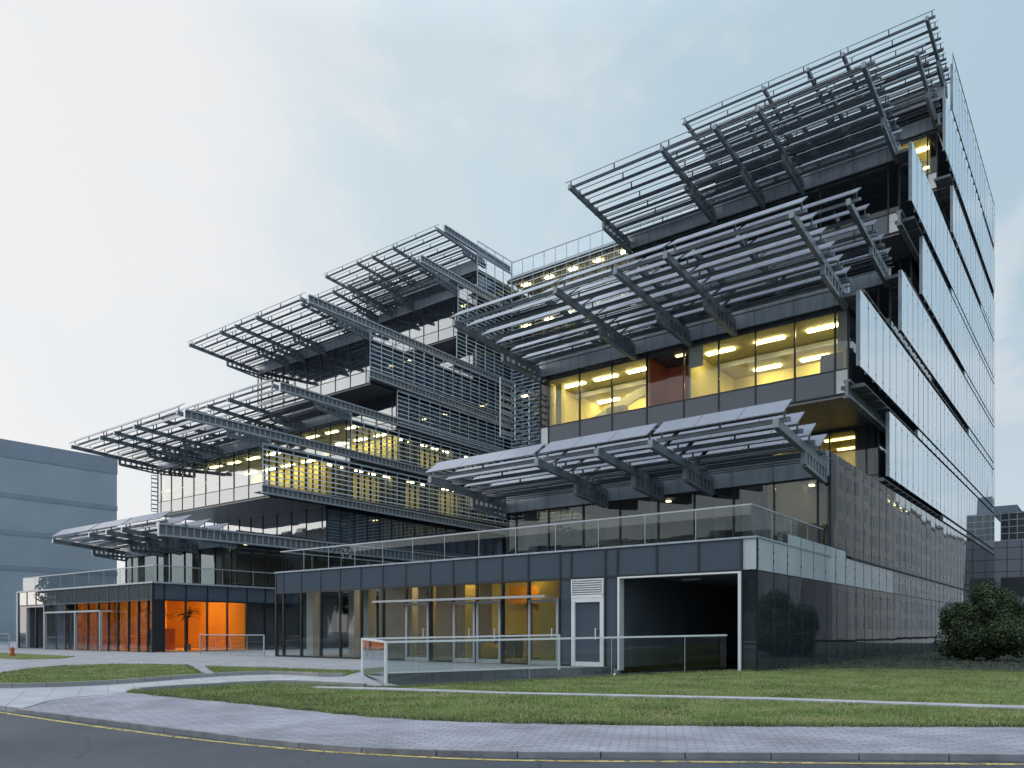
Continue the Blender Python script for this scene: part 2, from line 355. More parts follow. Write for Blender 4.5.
def offset_line(pts, d):
    r = []
    for i, p in enumerate(pts):
        a = Vector(pts[max(0,i-1)]); b = Vector(pts[min(len(pts)-1,i+1)])
        t = (b-a).normalized(); n = Vector((t.y, -t.x))
        r.append((p[0]+n.x*d, p[1]+n.y*d))
    return r
def smooth_line(pts, k=6):
    r = []
    P = [Vector(p) for p in pts]
    P = [2*P[0]-P[1]] + P + [2*P[-1]-P[-2]]
    for i in range(1, len(P)-2):
        for j in range(k):
            t = j/k
            r.append(tuple(.5*((2*P[i]) + (P[i+1]-P[i-1])*t + (2*P[i-1]-5*P[i]+4*P[i+1]-P[i+2])*t*t + (3*P[i]-P[i-1]-3*P[i+1]+P[i+2])*t**3)))
    r.append(tuple(P[-2])); return r
def strip(name, pts, w, mat, z, thick=0, label=None, kind='structure', joint=0):
    """ribbon along a line; w to the right-hand side; thick gives it a body below the top"""
    if joint:
        P = [Vector(p) for p in pts]; r = [P[0]]; acc = 0; last = P[0]
        for p in P[1:]:
            while (p-last).length + acc >= joint:
                d = (p-last).normalized(); last = last + d*(joint-acc); acc = 0; r.append(last.copy())
            acc += (p-last).length; last = p
        pts = [tuple(p) for p in r]
    a = pts; b = offset_line(pts, w)
    mb = MB(); rk = random.Random(2)
    for i in range(len(a)-1):
        za, zb = hz(a[i][1])+z, hz(a[i+1][1])+z
        p = [(*a[i],za),(*a[i+1],zb),(*b[i+1],zb),(*b[i],za)]
        if joint:
            c = [Vector(q) for q in p]; g_ = .008
            e1 = (c[1]-c[0]).normalized()*g_; e2 = (c[2]-c[3]).normalized()*g_; dz_ = Vector((0,0,rk.uniform(-.003,.003)))
            p = [tuple(c[0]+e1+dz_), tuple(c[1]-e1+dz_), tuple(c[2]-e2+dz_), tuple(c[3]+e2+dz_)]
        if thick:
            mb.hexa([(x,y,zz-thick) for x,y,zz in p] + p)
        else: mb.quad(*p)
    return mb.build(name, mat, label=label, kind=kind)
ks = smooth_line(kerb)
strip('kerb', ks, .09, M['kerb_edge'], .004, .30, joint=1.0)
yl = smooth_line([(-60,5.5),(-24,5.72),(-17.2,5.88),(-13.92,5.95),(-11.93,6.05),(-10.4,6.15),(-8.67,6.38),(-7.28,6.74),(-5.68,7.38),(-3.81,8.55),(-2.28,9.48),(-0.79,10.44),(2.3,12.25),(8.3,16.1),(16.3,21.2)])
strip('lane_marking', yl, .10, M['yellow_paint'], -.066)
strip('lane_marking', [(-11.9,2.9),(-11.2,2.95),(-10.4,3.1)], .06, M['white_paint'], -.066)
lk = smooth_line([(-24.0,7.35),(-22.75,8.1),(-21.85,9.1),(-21.5,10.2),(-21.65,11.6),(-21.8,12.9),(-21.75,13.7),(-21.2,14.75),(-20.3,15.03),(-18.4,15.05),(-17.95,15.8)])
strip('kerb', lk, .12, M['concrete'], .10, .4, joint=.8)
lk2 = smooth_line([(-18.3,9.3),(-18.3,10.0),(-18.1,10.81),(-18.05,11.6),(-17.8,12.2),(-16.95,12.75),(-14.2,13.0)])
strip('kerb', lk2, -.12, M['concrete'], .09, .4, joint=.8)

# garage ramp going down under the building
mb = MB()
zA = hz(13.2)-.02; zD = -2.3
mb.quad((A[0],A[1],zA),(B_[0],B_[1],zA),(D_[0],D_[1],zD),(C_[0],C_[1],zD))
mb.quad((D_[0],23.4,zD),(C_[0],23.4,zD),(-9.2,44.2,zD),(-13.48,44.2,zD))
mb.build('ramp', M['concrete'], kind='structure')
for nm, p, q in (('retaining_wall', B_, D_), ('retaining_wall', A, C_)):
    mb = MB(); t = (Vector(q)-Vector(p)).normalized(); n = Vector((t.y,-t.x))*(.12 if p is A else -.12)
    za = hz(p[1]) - .02
    top = .03
    pts = [(p[0],p[1]),(q[0],q[1]),(q[0]+n.x,q[1]+n.y),(p[0]+n.x,p[1]+n.y)]
    zt = [hz(p[1])+top, top, top, hz(p[1])+top]
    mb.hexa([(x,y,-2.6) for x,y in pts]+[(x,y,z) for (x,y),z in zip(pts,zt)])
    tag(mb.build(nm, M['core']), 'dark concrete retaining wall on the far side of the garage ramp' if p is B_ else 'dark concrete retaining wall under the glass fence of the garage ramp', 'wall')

def inpoly(x, y, P):
    c = False; j = len(P)-1
    for i in range(len(P)):
        if (P[i][1] > y) != (P[j][1] > y) and x < (P[j][0]-P[i][0])*(y-P[i][1])/(P[j][1]-P[i][1])+P[i][0]: c = not c
        j = i
    return c
FP = [(-15.6,12.3),(-15.44,11.95),(-10.25,13.25),(-5.39,14.93),(-1.18,15.75),(6,19.3),(20,27.1),(19.6,27.9),(5.6,20.0),(-1.25,16.3),(-5.52,15.4),(-10.46,13.65),(-13.72,13.0)]
def blades(P, n, box, h0, h1):
    mb = MB(); x0,x1,y0,y1 = box; k = 0
    rnd = random.Random(3)
    while k < n:
        # denser near the road, where the camera is
        t = rnd.random()**1.6
        y = y0+(y1-y0)*t; x = rnd.uniform(x0,x1)
        if not inpoly(x,y,P) or inpoly(x,y,FP): continue
        if math.sin(x*1.7+math.sin(y*1.3)*2)*math.sin(y*2.1+math.sin(x*.9)*2) < -.25 and rnd.random() < .55: continue
        k += 1
        z = hz(y)+.008; a = rnd.uniform(0,2*PI); w = rnd.uniform(.006,.013); h = rnd.uniform(h0,h1)
        dx, dy = math.cos(a)*w, math.sin(a)*w
        lx, ly = rnd.gauss(0,.018), rnd.gauss(0,.018)
        i = len(mb.v)
        mb.v += [(x-dx,y-dy,z),(x+dx,y+dy,z),(x+lx,y+ly,z+h)]
        mb.f.append((i,i+1,i+2)); mb.mi.append(rnd.choice((0,0,0,1,1,2)))
    return mb
M['blade_a'] = mat_pbr('grass_blade', (.14,.20,.055), .8, 0, .6, .6)
M['blade_b'] = mat_pbr('grass_blade_light', (.22,.245,.09), .8, 0, .5, .8)
M['blade_c'] = mat_pbr('grass_blade_dry', (.32,.29,.17), .85, 0, .3, .8)
BL = [M['blade_a'], M['blade_b'], M['blade_c']]
def edge_tufts(P, n, w, h0, h1, seed=8):
    mb = MB(); rnd = random.Random(seed)
    segs = [(Vector(a), Vector(b)) for a, b in zip(P, P[1:]+P[:1]) if max(a[1],b[1]) < 30 and max(abs(a[0]),abs(b[0])) < 40]
    L = [(b-a).length/(6+((a+b)/2).length) for a, b in segs]
    for _ in range(n):
        a, b = rnd.choices(segs, L)[0]; t = rnd.random(); nrm = Vector(((b-a).y, -(b-a).x)).normalized()
        p = a.lerp(b, t); k = math.sin(p.x*5.1)*math.sin(p.y*6.3+p.x)
        p += nrm*rnd.gauss(k*w*.6, w*.5)
        z = hz(p.y)+.0; an = rnd.uniform(0,2*PI); wd = rnd.uniform(.005,.012); h = rnd.uniform(h0,h1)
        dx, dy = math.cos(an)*wd, math.sin(an)*wd; i = len(mb.v)
        mb.v += [(p.x-dx,p.y-dy,z),(p.x+dx,p.y+dy,z),(p.x+rnd.gauss(0,.03),p.y+rnd.gauss(0,.03),z+h)]
        mb.f.append((i,i+1,i+2)); mb.mi.append(rnd.choice((0,0,1,2)))
    return mb
edge_tufts(LAWN, 26000, .07, .03, .09).build('grass', BL, label='ragged longer grass spilling over the edge of the lawn', cat='grass', kind='stuff')
edge_tufts(GA, 5000, .07, .03, .08).build('grass', BL, label='ragged grass along the edge of the left lawn', cat='grass', kind='stuff')
blades(LAWN, 70000, (-18.5,10,9,30), .02, .055).build('grass', BL, label='short green grass on the lawn between road and building', cat='grass', kind='stuff')
blades(GA, 14000, (-33,-21,7.3,16.4), .02, .05).build('grass', BL, label='short grass on the left lawn beside the plaza', cat='grass', kind='stuff')
blades(GB, 5000, (-28,-18,13.3,17.6), .02, .05).build('grass', BL, label='thin dry grass on the small lawn before the garage ramp', cat='grass', kind='stuff')

M['shade_ground'] = mat_pbr('lawn_shade', (.040,.042,.028), .9, 0, .4, 1.5, .6, 25)
M['shade_leaf'] = mat_pbr('lawn_shade_leaf', (.045,.060,.028), .7, 0, .45, 1.2)
SHADE_AREA = [(-8.55,24.7),(-7.6,26.6),(-6.6,27.5),(-4.5,28.1),(-2.1,28.5),(6,29),(18,31),(30,60),(30,88),(-8.6,88)]
sheet('shade_sheet', SHADE_AREA, M['shade_ground'], .018, skirt=.02)  # dark sheet and leaves put the shade on the lawn into colour
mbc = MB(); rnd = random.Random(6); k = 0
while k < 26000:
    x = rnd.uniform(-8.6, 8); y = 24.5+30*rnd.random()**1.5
    if not inpoly(x, y, SHADE_AREA): continue
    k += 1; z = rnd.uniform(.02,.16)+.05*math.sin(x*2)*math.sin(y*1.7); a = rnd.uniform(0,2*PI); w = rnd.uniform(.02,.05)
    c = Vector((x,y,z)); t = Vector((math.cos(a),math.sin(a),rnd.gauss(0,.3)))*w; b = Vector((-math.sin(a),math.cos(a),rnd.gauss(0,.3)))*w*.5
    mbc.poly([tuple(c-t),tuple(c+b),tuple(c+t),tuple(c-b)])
mbc.build('shade_leaves', M['shade_leaf'], label='lawn shade painted as low dark leaves along the glass side wall and round the bush', cat='ground cover', kind='stuff')

# ------------------------------------------------------------------ the office building
Z = {k: 4.3 + 4.0*(k-1) + (.0 if k < 2 else 0) for k in range(1, 10)}   # storey floors: 4.3, 8.3, 12.3 ...
VF = {1:31.4, 2:44.2, 3:38.3, 4:46.9, 5:52.6, 6:49.3, 7:64.0, 8:61.5, 9:64.6}
VEND = 84.4
SUM = -81.8                      # the two wings mirror about u = -40.9
B = empty('office_building', (-40,40,0), 'large stepped glass and steel office building with lit windows and tiers of louvred canopies', 'building')

def fx(wing, u): return u if wing == 'R' else SUM-u
US3 = [-27.3,-26.7,-24.5,-22.34,-20.15,-17.97,-16.03,-14.1,-12.17,-10.3,-9.7]
US1R = [-24.43,-23.87,-21.88,-19.87,-17.88,-15.95,-14.24,-12.49,-10.79,-9.09,-8.66]
US1L = [-64.2,-63.2,-61.3,-59.2,-57.2,-55.2,-53.1,-51.1,-49.1,-48.5]

WCOUNT = 0
def front(part, us, v, z0, zs, zw, zt, wm, sm, lit_end=True, nspan=True, face=-1):
    """front wall with spandrel glass below, windows above and a metal band on top; v is the glass line"""
    us = sorted(us)
    fr = MB(); 
    for i, u in enumerate(us):
        fr.box(u-.035, u+.035, v-.07, v+.06, z0+.01, zw-.002)
    fr.box(us[0], us[-1], v-.05, v+.05, zw-.07, zw-.004)
    if zs > z0+.05: fr.box(us[0], us[-1], v-.055, v+.05, zs-.03, zs+.03)
    fr.box(us[0], us[-1], v-.062, v+.05, z0, z0+.07)
    fr.build('mullion_grid', M['mullion'], part)
    for a, b in zip(us, us[1:]):
        if zs > z0+.05:
            m = MB(); m.box(a+.037, b-.037, v-.03, v, z0+.072, zs-.032)
            m.build('spandrel_panel', M['white_metal'] if (b-a < .8 and part.get('endcap')) else sm, part)
        m = MB()
        lo = zs+.032 if zs > z0+.05 else z0+.072
        yj = random.uniform(-.004,.004)
        m.hexa([(a+.037,v-.02+yj,lo),(b-.037,v-.02-yj,lo),(b-.037,v-yj,lo),(a+.037,v+yj,lo),(a+.037,v-.02-yj,zw-.075),(b-.037,v-.02+yj,zw-.075),(b-.037,v+yj,zw-.075),(a+.037,v-yj,zw-.075)])
        m.build('window', wm, part)
    if zt > zw+.1:
        m = MB()
        for a, b in zip(us, us[1:]):
            m.box(a+.012, b-.012, v-.16, v+.1, zw, zt)
        m.box(us[0], us[-1], v-.10, v+.2, zw+.02, zt-.02)
        m.build('fascia_panel', M['band'], part)

def shell(part, u0, u1, v0, v1, z0, z1, depth=7., wallm=None, ceil=None, soff=True, name='room'):
    """floor, ceiling and back wall behind the glass"""
    wallm = wallm or M['core']
    m = MB()
    m.box(u0, u1, v0+.1, v1, z0+.02, z0+.30)          # slab edge and floor
    m.build('floor_slab', M['soffit'], part)
    m = MB()
    m.box(u0+.15, u1-.15, v0+depth, v0+depth+.15, z0+.3, z1-.25)
    m.build('inner_wall', wallm, part)
    m = MB()
    m.box(u0+.12, u1-.12, v0+.12, v1, z1-.25, z1-.1)
    m.build('ceiling', ceil or M['core'], part)

def lamps(part, rows, z, mat, L=1.3, W=.28, name='ceiling_lamp'):
    for (u, v) in rows:
        m = MB(); m.box(u-L/2, u+L/2, v-W/2, v+W/2, z-.09, z-.02)
        m.build(name, mat, part)

def lit_room(part, u0, u1, v0, depth, z0, z1, wall, ceil, lamp, nrow, pitch, L=1.3, side=True, floorc=None, offs=0.):
    m = MB()
    m.box(u0+.1, u1-.1, v0+.15, v0+depth, z0+.31, z0+.35)
    m.build('room_floor', floorc or M['int_grey'], part)
    m = MB(); m.box(u0+.1, u1-.1, v0+depth, v0+depth+.1, z0+.35, z1-.32); m.build('room_wall', wall, part)
    if side:
        for a in (u0, u1-.1):
            m = MB(); m.box(a, a+.1, v0+.5, v0+depth-.01, z0+.36, z1-.33); m.build('room_wall', wall, part)
    m = MB(); m.box(u0+.1, u1-.1, v0+.15, v0+depth, z1-.31, z1-.27); m.build('room_ceiling', ceil, part)
    rows = []
    k = int((u1-u0)/pitch)
    for r in range(nrow):
        for i in range(k):
            rows.append((u0+(i+.5+offs*(r%2))*(u1-u0)/k - (0 if not r%2 else offs*.5), v0+1.5+r*(depth-2.4)/max(1,nrow-1)))
    lamps(part, [(a,b) for a,b in rows if u0+.5 < a < u1-.5], z1-.31, lamp, L)

def box_part(name, mats, parent, *bx):
    if name in ('garage_frame','awning','entrance_frame','roof_edge','cladding_band'):
        m = MB()
        for b in bx: m.box(*b)
        return m.build(name, mats, parent)
    for b in bx:
        m = MB(); m.box(*b); o = m.build(name, mats, parent)
    return o

# ---- canopies: tapering steel beams carrying rows of tilted solar panels
def canopy(name, us_beams, vb, zb, vt, zt, u0, u1, nrows, splits=(), label=None, chord=1.07, west_deep=True):
    part = empty('solar_canopy', ((u0+u1)/2, vb, zb), label, parent=B)
    dv = vt-vb; sl = (zt-zb)/dv
    for i, u in enumerate(us_beams):
        m = MB()
        a = (u, vb-.1, zb); b = (u, vt, zt)
        m.bar(a, b, .20, .30)
        # deeper perforated inner half
        L = .46
        c = (u, vb+dv*L, zb+(zt-zb)*L)
        dep = .62
        m.bar((u, vb-.1, zb-dep), (u, c[1], c[2]-dep*.98), .20, .12)
        n = 7
        for k in range(n+1):
            t = k/n*L
            p = (u, vb+dv*t, zb+(zt-zb)*t-.14)
            m.bar(p, (p[0], p[1], p[2]-dep+.16), .18, .15 if k not in (0,n) else .22, up=(0,1,0))
        m.box(u-.02, u+.02, vb-.1, vb+dv*L, zb-.40, zb-.22)
        m.build('beam', M['steel'], part)
    pitch = abs(dv)/(nrows+.15)
    tilt = math.radians(35)
    cuts = sorted([u0] + list(splits) + [u1])
    for r in range(nrows):
        v = vt + r*pitch*(1 if dv < 0 else -1)
        z = zt + (v-vt)*sl + .30
        mb = MB(); pu = MB()
        for a, b in zip(cuts, cuts[1:]):
            a2, b2 = a+.12, b-.12
            n = max(1, round((b2-a2)/1.9)); w = (b2-a2)/n
            for k in range(n):
                x0, x1 = a2+k*w+.012, a2+(k+1)*w-.012
                p0 = Vector((0, v, z)); q0 = Vector((0, v+chord*math.cos(tilt), z+chord*math.sin(tilt)))
                nn = Vector((0, -math.sin(tilt), math.cos(tilt)))*.045
                mb.hexa([(x0,p0.y,p0.z),(x1,p0.y,p0.z),(x1,q0.y,q0.z),(x0,q0.y,q0.z),
                         (x0,p0.y+nn.y,p0.z+nn.z),(x1,p0.y+nn.y,p0.z+nn.z),(x1,q0.y+nn.y,q0.z+nn.z),(x0,q0.y+nn.y,q0.z+nn.z)])
        # top faces get the cell glass
        o = None
        mb.mi = [1 if (i % 6) == 1 else 0 for i in range(len(mb.f))]
        row = mb.build('solar_panel_row', [M['pv_back'], M['pv']], part)
        # purlin with little posts under the row
        pv = v+.45; pz = z-.10
        for a, b in zip(cuts, cuts[1:]):
            pu.box(a+.05, b-.05, pv-.06, pv+.06, pz-.09, pz+.05)
            n = max(2, int((b-a)/2.3))
            for k in range(n+1):
                x = a+.25+(b-a-.5)*k/n
                pu.box(x-.03, x+.03, pv-.03, pv+.03, pz+.05, pz+.38)
        pu.build('purlin', M['steel'], row)
    # thin rods of the inner half, between the rows
    if dv:
        m = MB(); q = 9
        for k in range(q):
            v = vb+dv*(.06+.5*k/q); z = zb+(v-vb)*sl+.17
            m.box(u0+.1, u1-.1, v-.025, v+.025, z-.02, z+.03)
        for u in us_beams: m.box(u-.05, u+.05, min(vb+dv*.04,vb+dv*.58), max(vb+dv*.04,vb+dv*.58), zb+dv*.3*sl+.12, zb+dv*.3*sl+.16)
        m.build('service_rods', M['steel'], part)
    return part

def edge_truss(part, u, v0, z0, v1, z1, h=.62, w=.16, mat=None):
    """long two-flange lattice girder along the side of a wing"""
    m = MB()
    m.bar((u,v0,z0), (u,v1,z1), w+.14, .12); m.bar((u,v0,z0-h), (u,v1,z1-h), w+.14, .12)
    m.bar((u,v0,z0-h*.5), (u,v1,z1-h*.5), .03, h-.14, 1)
    n = int(abs(v1-v0)/.48)
    for k in range(n+1):
        t = k/n; y = v0+(v1-v0)*t; z = z0+(z1-z0)*t
        m.box(u-w*.5, u+w*.5, y-.04, y+.04, z-h, z)
    return m.build('edge_girder', [mat or M['steel'], M['soffit']], part)

def glass_screen(u, v0, v1, z0, z1, mat, label=None, pitch=1.44, jit=.006, name='glass_screen', out=1):
    part = MB(); k = round((v1-v0)/pitch); w = (v1-v0)/k
    rnd = random.Random(int(v0*10+z0*3))
    for i in range(k):
        a, b = v0+i*w+.02, v0+(i+1)*w-.02
        j = [rnd.uniform(-jit, jit) for _ in range(4)]
        part.hexa([(u-.03+j[0],a,z0),(u+j[0],a,z0),(u+j[1],b,z0),(u-.03+j[1],b,z0),(u-.03+j[2],a,z1),(u+j[2],a,z1),(u+j[3],b,z1),(u-.03+j[3],b,z1)])
    o = part.build(name, mat, B, label=label)
    s = MB()
    for i in range(k+1):
        y = v0+i*w
        s.box(u-.16, u+.006, y-.018, y+.018, z0+.02, z1-.02)
        for zz in (z0+.35, z1-.35):
            s.box(u-.06, u+.02, y-.035, y+.035, zz-.03, zz+.03)
    for zz in (z0+.35, z1-.35): s.box(u-.15, u-.10, v0, v1, zz-.03, zz+.03)
    s.build('clamp_rail', M['steel'] if mat is M['screen'] else M['mullion'], o)
    return o

def louvre_screen(u, v0, v1, z0, z1, label=None, side=1, axis='v', pitch=.41):
    """frame of thin posts with tilted blades, standing off the wall; side=+1 faces +u (or -v when axis is u)"""
    fr = MB(); sl = MB()
    L = v1-v0; n = max(1, round(L/1.44)); w = L/n
    def P(a, d, z):      # a along, d outwards
        return (u+side*d, a, z) if axis == 'v' else (a, u-side*d, z)
    def hexa(mb, a0, a1, d0, d1, z0_, z1_, tiltz=0):
        mb.hexa([P(a0,d0,z0_),P(a1,d0,z0_),P(a1,d1,z0_-tiltz),P(a0,d1,z0_-tiltz),P(a0,d0,z1_),P(a1,d0,z1_),P(a1,d1,z1_-tiltz),P(a0,d1,z1_-tiltz)])
    for i in range(n+1):
        a = v0+i*w
        hexa(fr, a-.02, a+.02, -.04, .04, z0, z1)
    hexa(fr, v0, v1, -.04, .04, z0, z0+.06); hexa(fr, v0, v1, -.04, .04, z1-.06, z1)
    z = z0+.25
    while z < z1-.1:
        hexa(sl, v0+.03, v1-.03, -.035, .05, z+.08, z+.10, .095)
        z += pitch
    o = fr.build('louvre_screen', M['steel_light'], B, label=label)
    sl.build('louvre_blades', M['louvre'], o)
    return o

# ============================ storeys of both wings
wing_word = {'R':'right', 'L':'left'}
for wing in 'RL':
    gl = M['win'] if wing == 'R' else M['win_west']
    gd = M['win_dark'] if wing == 'R' else M['win_west']
    sp = M['spandrel'] if wing == 'R' else M['spandrel_west']
    ub0, ub1 = sorted((fx(wing,-27.3), fx(wing,-9.7)))
    # --- storey 1 on the podium roof
    us = US1R if wing == 'R' else US1L
    part = empty('storey', (us[0], VF[1], 4.3), 'first upper storey of the %s wing with dark full height windows' % wing_word[wing], parent=B)
    front(part, us, VF[1], 4.24, 4.24, 7.25, 8.22, gd if wing=='R' else M['win_dark'], sp)
    u0, u1 = min(us), max(us)
    shell(part, u0, u1-.05, VF[1], 70, 4.24, 8.3, 8., M['int_grey'])
    for q, uu in enumerate(us[1:-3]):
        if q % 3 != 1: box_part('column' if q % 2 else 'blind', M['int_pale'], part, (uu+.25, uu+.25+(.45 if q % 2 else .75), VF[1]+(1.6 if q % 2 else .35), VF[1]+(2.0 if q % 2 else .38), 4.55, 7.9))
    lamps(part, [(u0+1.5+i*2.4, VF[1]+2.2+(i%3)*1.6) for i in range(int((u1-u0)/2.4))], 8.0, M['lamp_dim'], .22, .22)
    # --- boxes and recesses
    for k in range(2, 10):
        v = VF[k]; z0 = Z[k] if k != 2 else 8.3
        lit = (wing, k) in (('R',3),('R',2),('L',3),('L',4),('R',8))
        proj = k in (3, 6, 8)
        word = {2:'second',3:'third',4:'fourth',5:'fifth',6:'sixth',7:'seventh',8:'eighth',9:'ninth'}[k]
        part = empty('storey', ((ub0+ub1)/2, v, z0), '%s upper storey of the %s wing' % (word, wing_word[wing]) + (' with yellow lit windows' if lit else ''), parent=B)
        if proj or k in (4,9): part['endcap'] = 1
        us = [fx(wing, u) for u in US3]
        top = z0+4.2 if k in (3,4,6,8,9) else z0+3.98
        zt = z0+5.15 if k in (3,6,8,9) else (z0+5.05 if k == 4 else top)
        if k == 9: top, zt = z0+4.0, z0+5.3
        if k == 7 or k == 2: zt = top
        front(part, us, v, z0, z0+1.18, top, zt, gl, sp)
        # dark body side walls, behind the screens
        box_part('side_wall', M['spandrel'], part, (ub0, ub0+.1, v+.1, VEND-.2, z0+.3, min(zt, z0+4.0)))
        if wing == 'R': box_part('side_wall', M['spandrel'], part, (ub1-.1, ub1, v+.1, VEND-.2, z0+.3, min(zt, z0+4.0)))
        # soffit / slab
        nxt = VF[k-1] if k > 2 else v
        m = MB(); m.box(ub0+.02, ub1-.02, v+.02, VEND-.2, z0-.12, z0-.004)
        m.build('soffit', M['soffit'], part)
        wallm = M['core']
        if lit:
            shellw = None
            m = MB(); m.box(ub0+.12, ub1-.12, v+.1, VEND-.3, z0+.02, z0+.30); m.build('floor_slab', M['soffit'], part)
            m = MB(); m.box(ub0+.12, ub1-.12, v+.2, VEND-.3, top-.2, top-.03); m.build('ceiling_slab', M['core'], part)
        else:
            shell(part, ub0+.0, ub1-.0, v, VEND-.3, z0, top+.1, 6.5, M['core'])
        if part.get('endcap'): del part['endcap']
        if wing == 'R' and k == 3:
            c3 = (M['int_yellow'], M['int_ceil'])
            lit_room(part, -27.0, -20.3, v, 6.5, z0, top+.05, c3[0], c3[1], M['lamp'], 2, 2.2, 1.5)
            lit_room(part, -18.4+.5, -9.95, v, 6.5, z0, top+.05, c3[0], c3[1], M['lamp'], 2, 2.1, 1.5, offs=.5)
            box_part('red_wall', M['int_red'], part, (-20.2,-17.9,v+2.6,v+2.7,z0+.35,top-.2))
            box_part('partition', M['int_red'], part, (-20.25,-20.15,v+.4,v+2.6,z0+.35,top-.2)); box_part('partition', M['int_grey'], part, (-17.9,-17.82,v+.4,v+2.6,z0+.35,top-.2)); lamps(part, [(-18.6,v+.9)], top-.2, M['lamp_soft'], .5, .2)
            # sloping stair flank seen through the left windows
            m = MB(); m.bar((-26.2,v+1.4,z0+.7), (-21.2,v+3.8,z0+3.9), .25, .5); m.build('stair_flank', M['int_white'], part)
            m = MB(); m.box(-26.6,-26.2,v+.6,v+1.0,z0+.36,top-.35); m.build('column', M['int_yellow'], part)
            box_part('desk', M['int_grey'], part, (-13.6,-11.6,v+1.5,v+2.3,z0+.35,z0+1.55), (-17.2,-15.6,v+1.2,v+1.9,z0+.35,z0+1.5))
            for q, (uu, vv) in enumerate(((-25.6,v+4.2),(-23.4,v+2.4),(-16.8,v+3.8),(-14.6,v+4.6),(-11.2,v+4.4),(-10.6,v+1.0))):
                box_part('cabinet' if q % 2 else 'desk', M['int_grey'] if q % 2 else M['concrete'], part, (uu-.6,uu+.6,vv-.25,vv+.25,z0+.35,z0+(2.3 if q % 2 else 1.35)))
            box_part('ceiling_duct', M['alu'], part, (-26.8,-20.5,v+3.0,v+3.3,top-.62,top-.35), (-17.6,-10.1,v+3.2,v+3.5,top-.62,top-.35))
            box_part('blind', M['int_pale'], part, (-17.8,-17.0,v+.25,v+.28,z0+2.9,top-.2), (-10.25,-9.8,v+.25,v+.28,z0+2.2,top-.2))
            box_part('room_light', M['lamp_white'], part, (-12.3,-11.8,v+2.35,v+2.5,z0+1.6,z0+1.75))
        elif wing == 'R' and k == 2:
            lit_room(part, -15.5, -10.9, v, 5, z0, top+.05, M['int_yellow'], M['int_ceil'], M['lamp_soft'], 2, 2.2, 1.6)
            box_part('column', M['core'], part, (-10.85,-9.95,v+.2,v+1.2,z0+.3,top-.2))
        elif wing == 'R' and k == 8:
            lit_room(part, -12.6, -10.2, v, 5, z0, top+.05, M['int_yellow'], M['int_white'], M['lamp'], 2, 1.2, .9)
        elif wing == 'L' and k in (3,4):
            lit_room(part, ub0+6, ub1-.12, v, 6.0, z0, top+.05, M['int_yellow'], M['int_white'], M['lamp'], 2, 2.4, 1.6, side=False)
            box_part('inner_wall', M['int_grey'], part, (ub0+.2, ub0+5.9, v+6, v+6.15, z0+.3, top-.2))
    # roof
    part = empty('roof', ((ub0+ub1)/2, 70, 40.4), parent=B)
    box_part('roof_deck', M['roof'], part, (ub0, ub1, VF[9]+.3, VEND-.2, 40.45, 40.6))
    m = MB()
    for i in range(5):
        m.box(ub0+3+i*2.8, ub0+4.6+i*2.8, 70, 71.8, 40.6, 41.5+.3*(i%2))
    m.build('roof_plant', M['band'], part)

# ============================ canopies
BEAMS = [-27.25,-20.85,-17.6,-15.15,-9.8]
def both(vb, zb, vt, zt, n, name, skipL=False):
    canopy('c', BEAMS, vb, zb, vt, zt, -27.7, -9.3, n, splits=(-20.85,-15.15), label='%s canopy of solar panels on the right wing' % name)
    canopy('c', [SUM-u for u in BEAMS][::-1], vb, zb, vt, zt, SUM+9.3, SUM+27.0, n, splits=(SUM+15.15,SUM+20.85), label='%s canopy of solar panels on the left wing' % name)
canopy('c', [-24.5,-18.55,-15.7,-13.4,-8.8], 31.3, 7.62, 25.7, 8.12, -24.9, -8.4, 4, splits=(-18.55,-13.4), label='lowest canopy of lavender solar panels on the right wing')
canopy('c', [-64.0,-58.0,-55.4,-53.2,-48.5], 31.3, 7.62, 25.7, 8.12, -64.4, -48.0, 4, splits=(-58.0,-53.2), label='lowest canopy of solar panels on the left wing')
both(38.2, 16.85, 30.4, 17.35, 6, 'second')
both(46.8, 20.9, 38.6, 21.4, 5, 'third')
both(49.2, 28.85, 41.4, 29.45, 7, 'fourth')
both(61.4, 37.2, 54.8, 37.9, 6, 'fifth')
both(66.0, 41.7, 58.2, 42.25, 7, 'topmost')

# ============================ right wing: east glass screens
USC = -8.6
for i, (v0, z0, z1, nm) in enumerate(((41.4,8.8,11.98,'lowest'),(35.8,12.7,16.0,'second'),(44.2,16.8,19.95,'third'),(49.8,20.6,23.94,'fourth'),(46.8,24.65,27.9,'fifth'),(60.6,28.55,31.75,'sixth'),(57.6,32.65,36.25,'seventh'),(60.6,36.85,40.1,'highest'))):
    glass_screen(USC, v0, VEND, z0, z1, M['screen'], label='%s pale glass screen on the east side of the right wing' % nm)
for v0, z0, z1 in ((56.7,8.32,8.66),(48.4,12.1,12.58),(68,16.12,16.68),(75,28.05,28.45),(60,24.05,24.52),(66,20.07,20.48)):
    glass_screen(USC, v0, VEND, z0+.04, z1-.04, M['screen'], name='gap_panel')
m = MB()
for z, v0 in ((12.25,38.4),(16.4,38.4),(20.3,47),(24.3,49.4),(28.2,49.4),(32.3,61.6),(36.5,61.6),(8.6,42)):
    m.box(-9.68, USC-.1, v0-1.5, VEND, z-.03, z+.03)
    k = int((VEND-v0)/1.44)
    for i in range(k): m.box(-9.68, USC-.06, v0-1.5+i*1.44, v0-1.5+i*1.44+.08, z-.14, z-.03)
m.build('walkway', M['core'], B)
for z, v0 in ((12.4,36.6),(16.9,38.4),(24.55,47.4),(29.0,49.4),(36.6,61.0),(8.05,31.5)):
    edge_truss(B, -9.35 if z > 9 else -8.8, v0, z, 60 if z > 9 else 41.5, z, .7 if z > 9 else .5, .14)
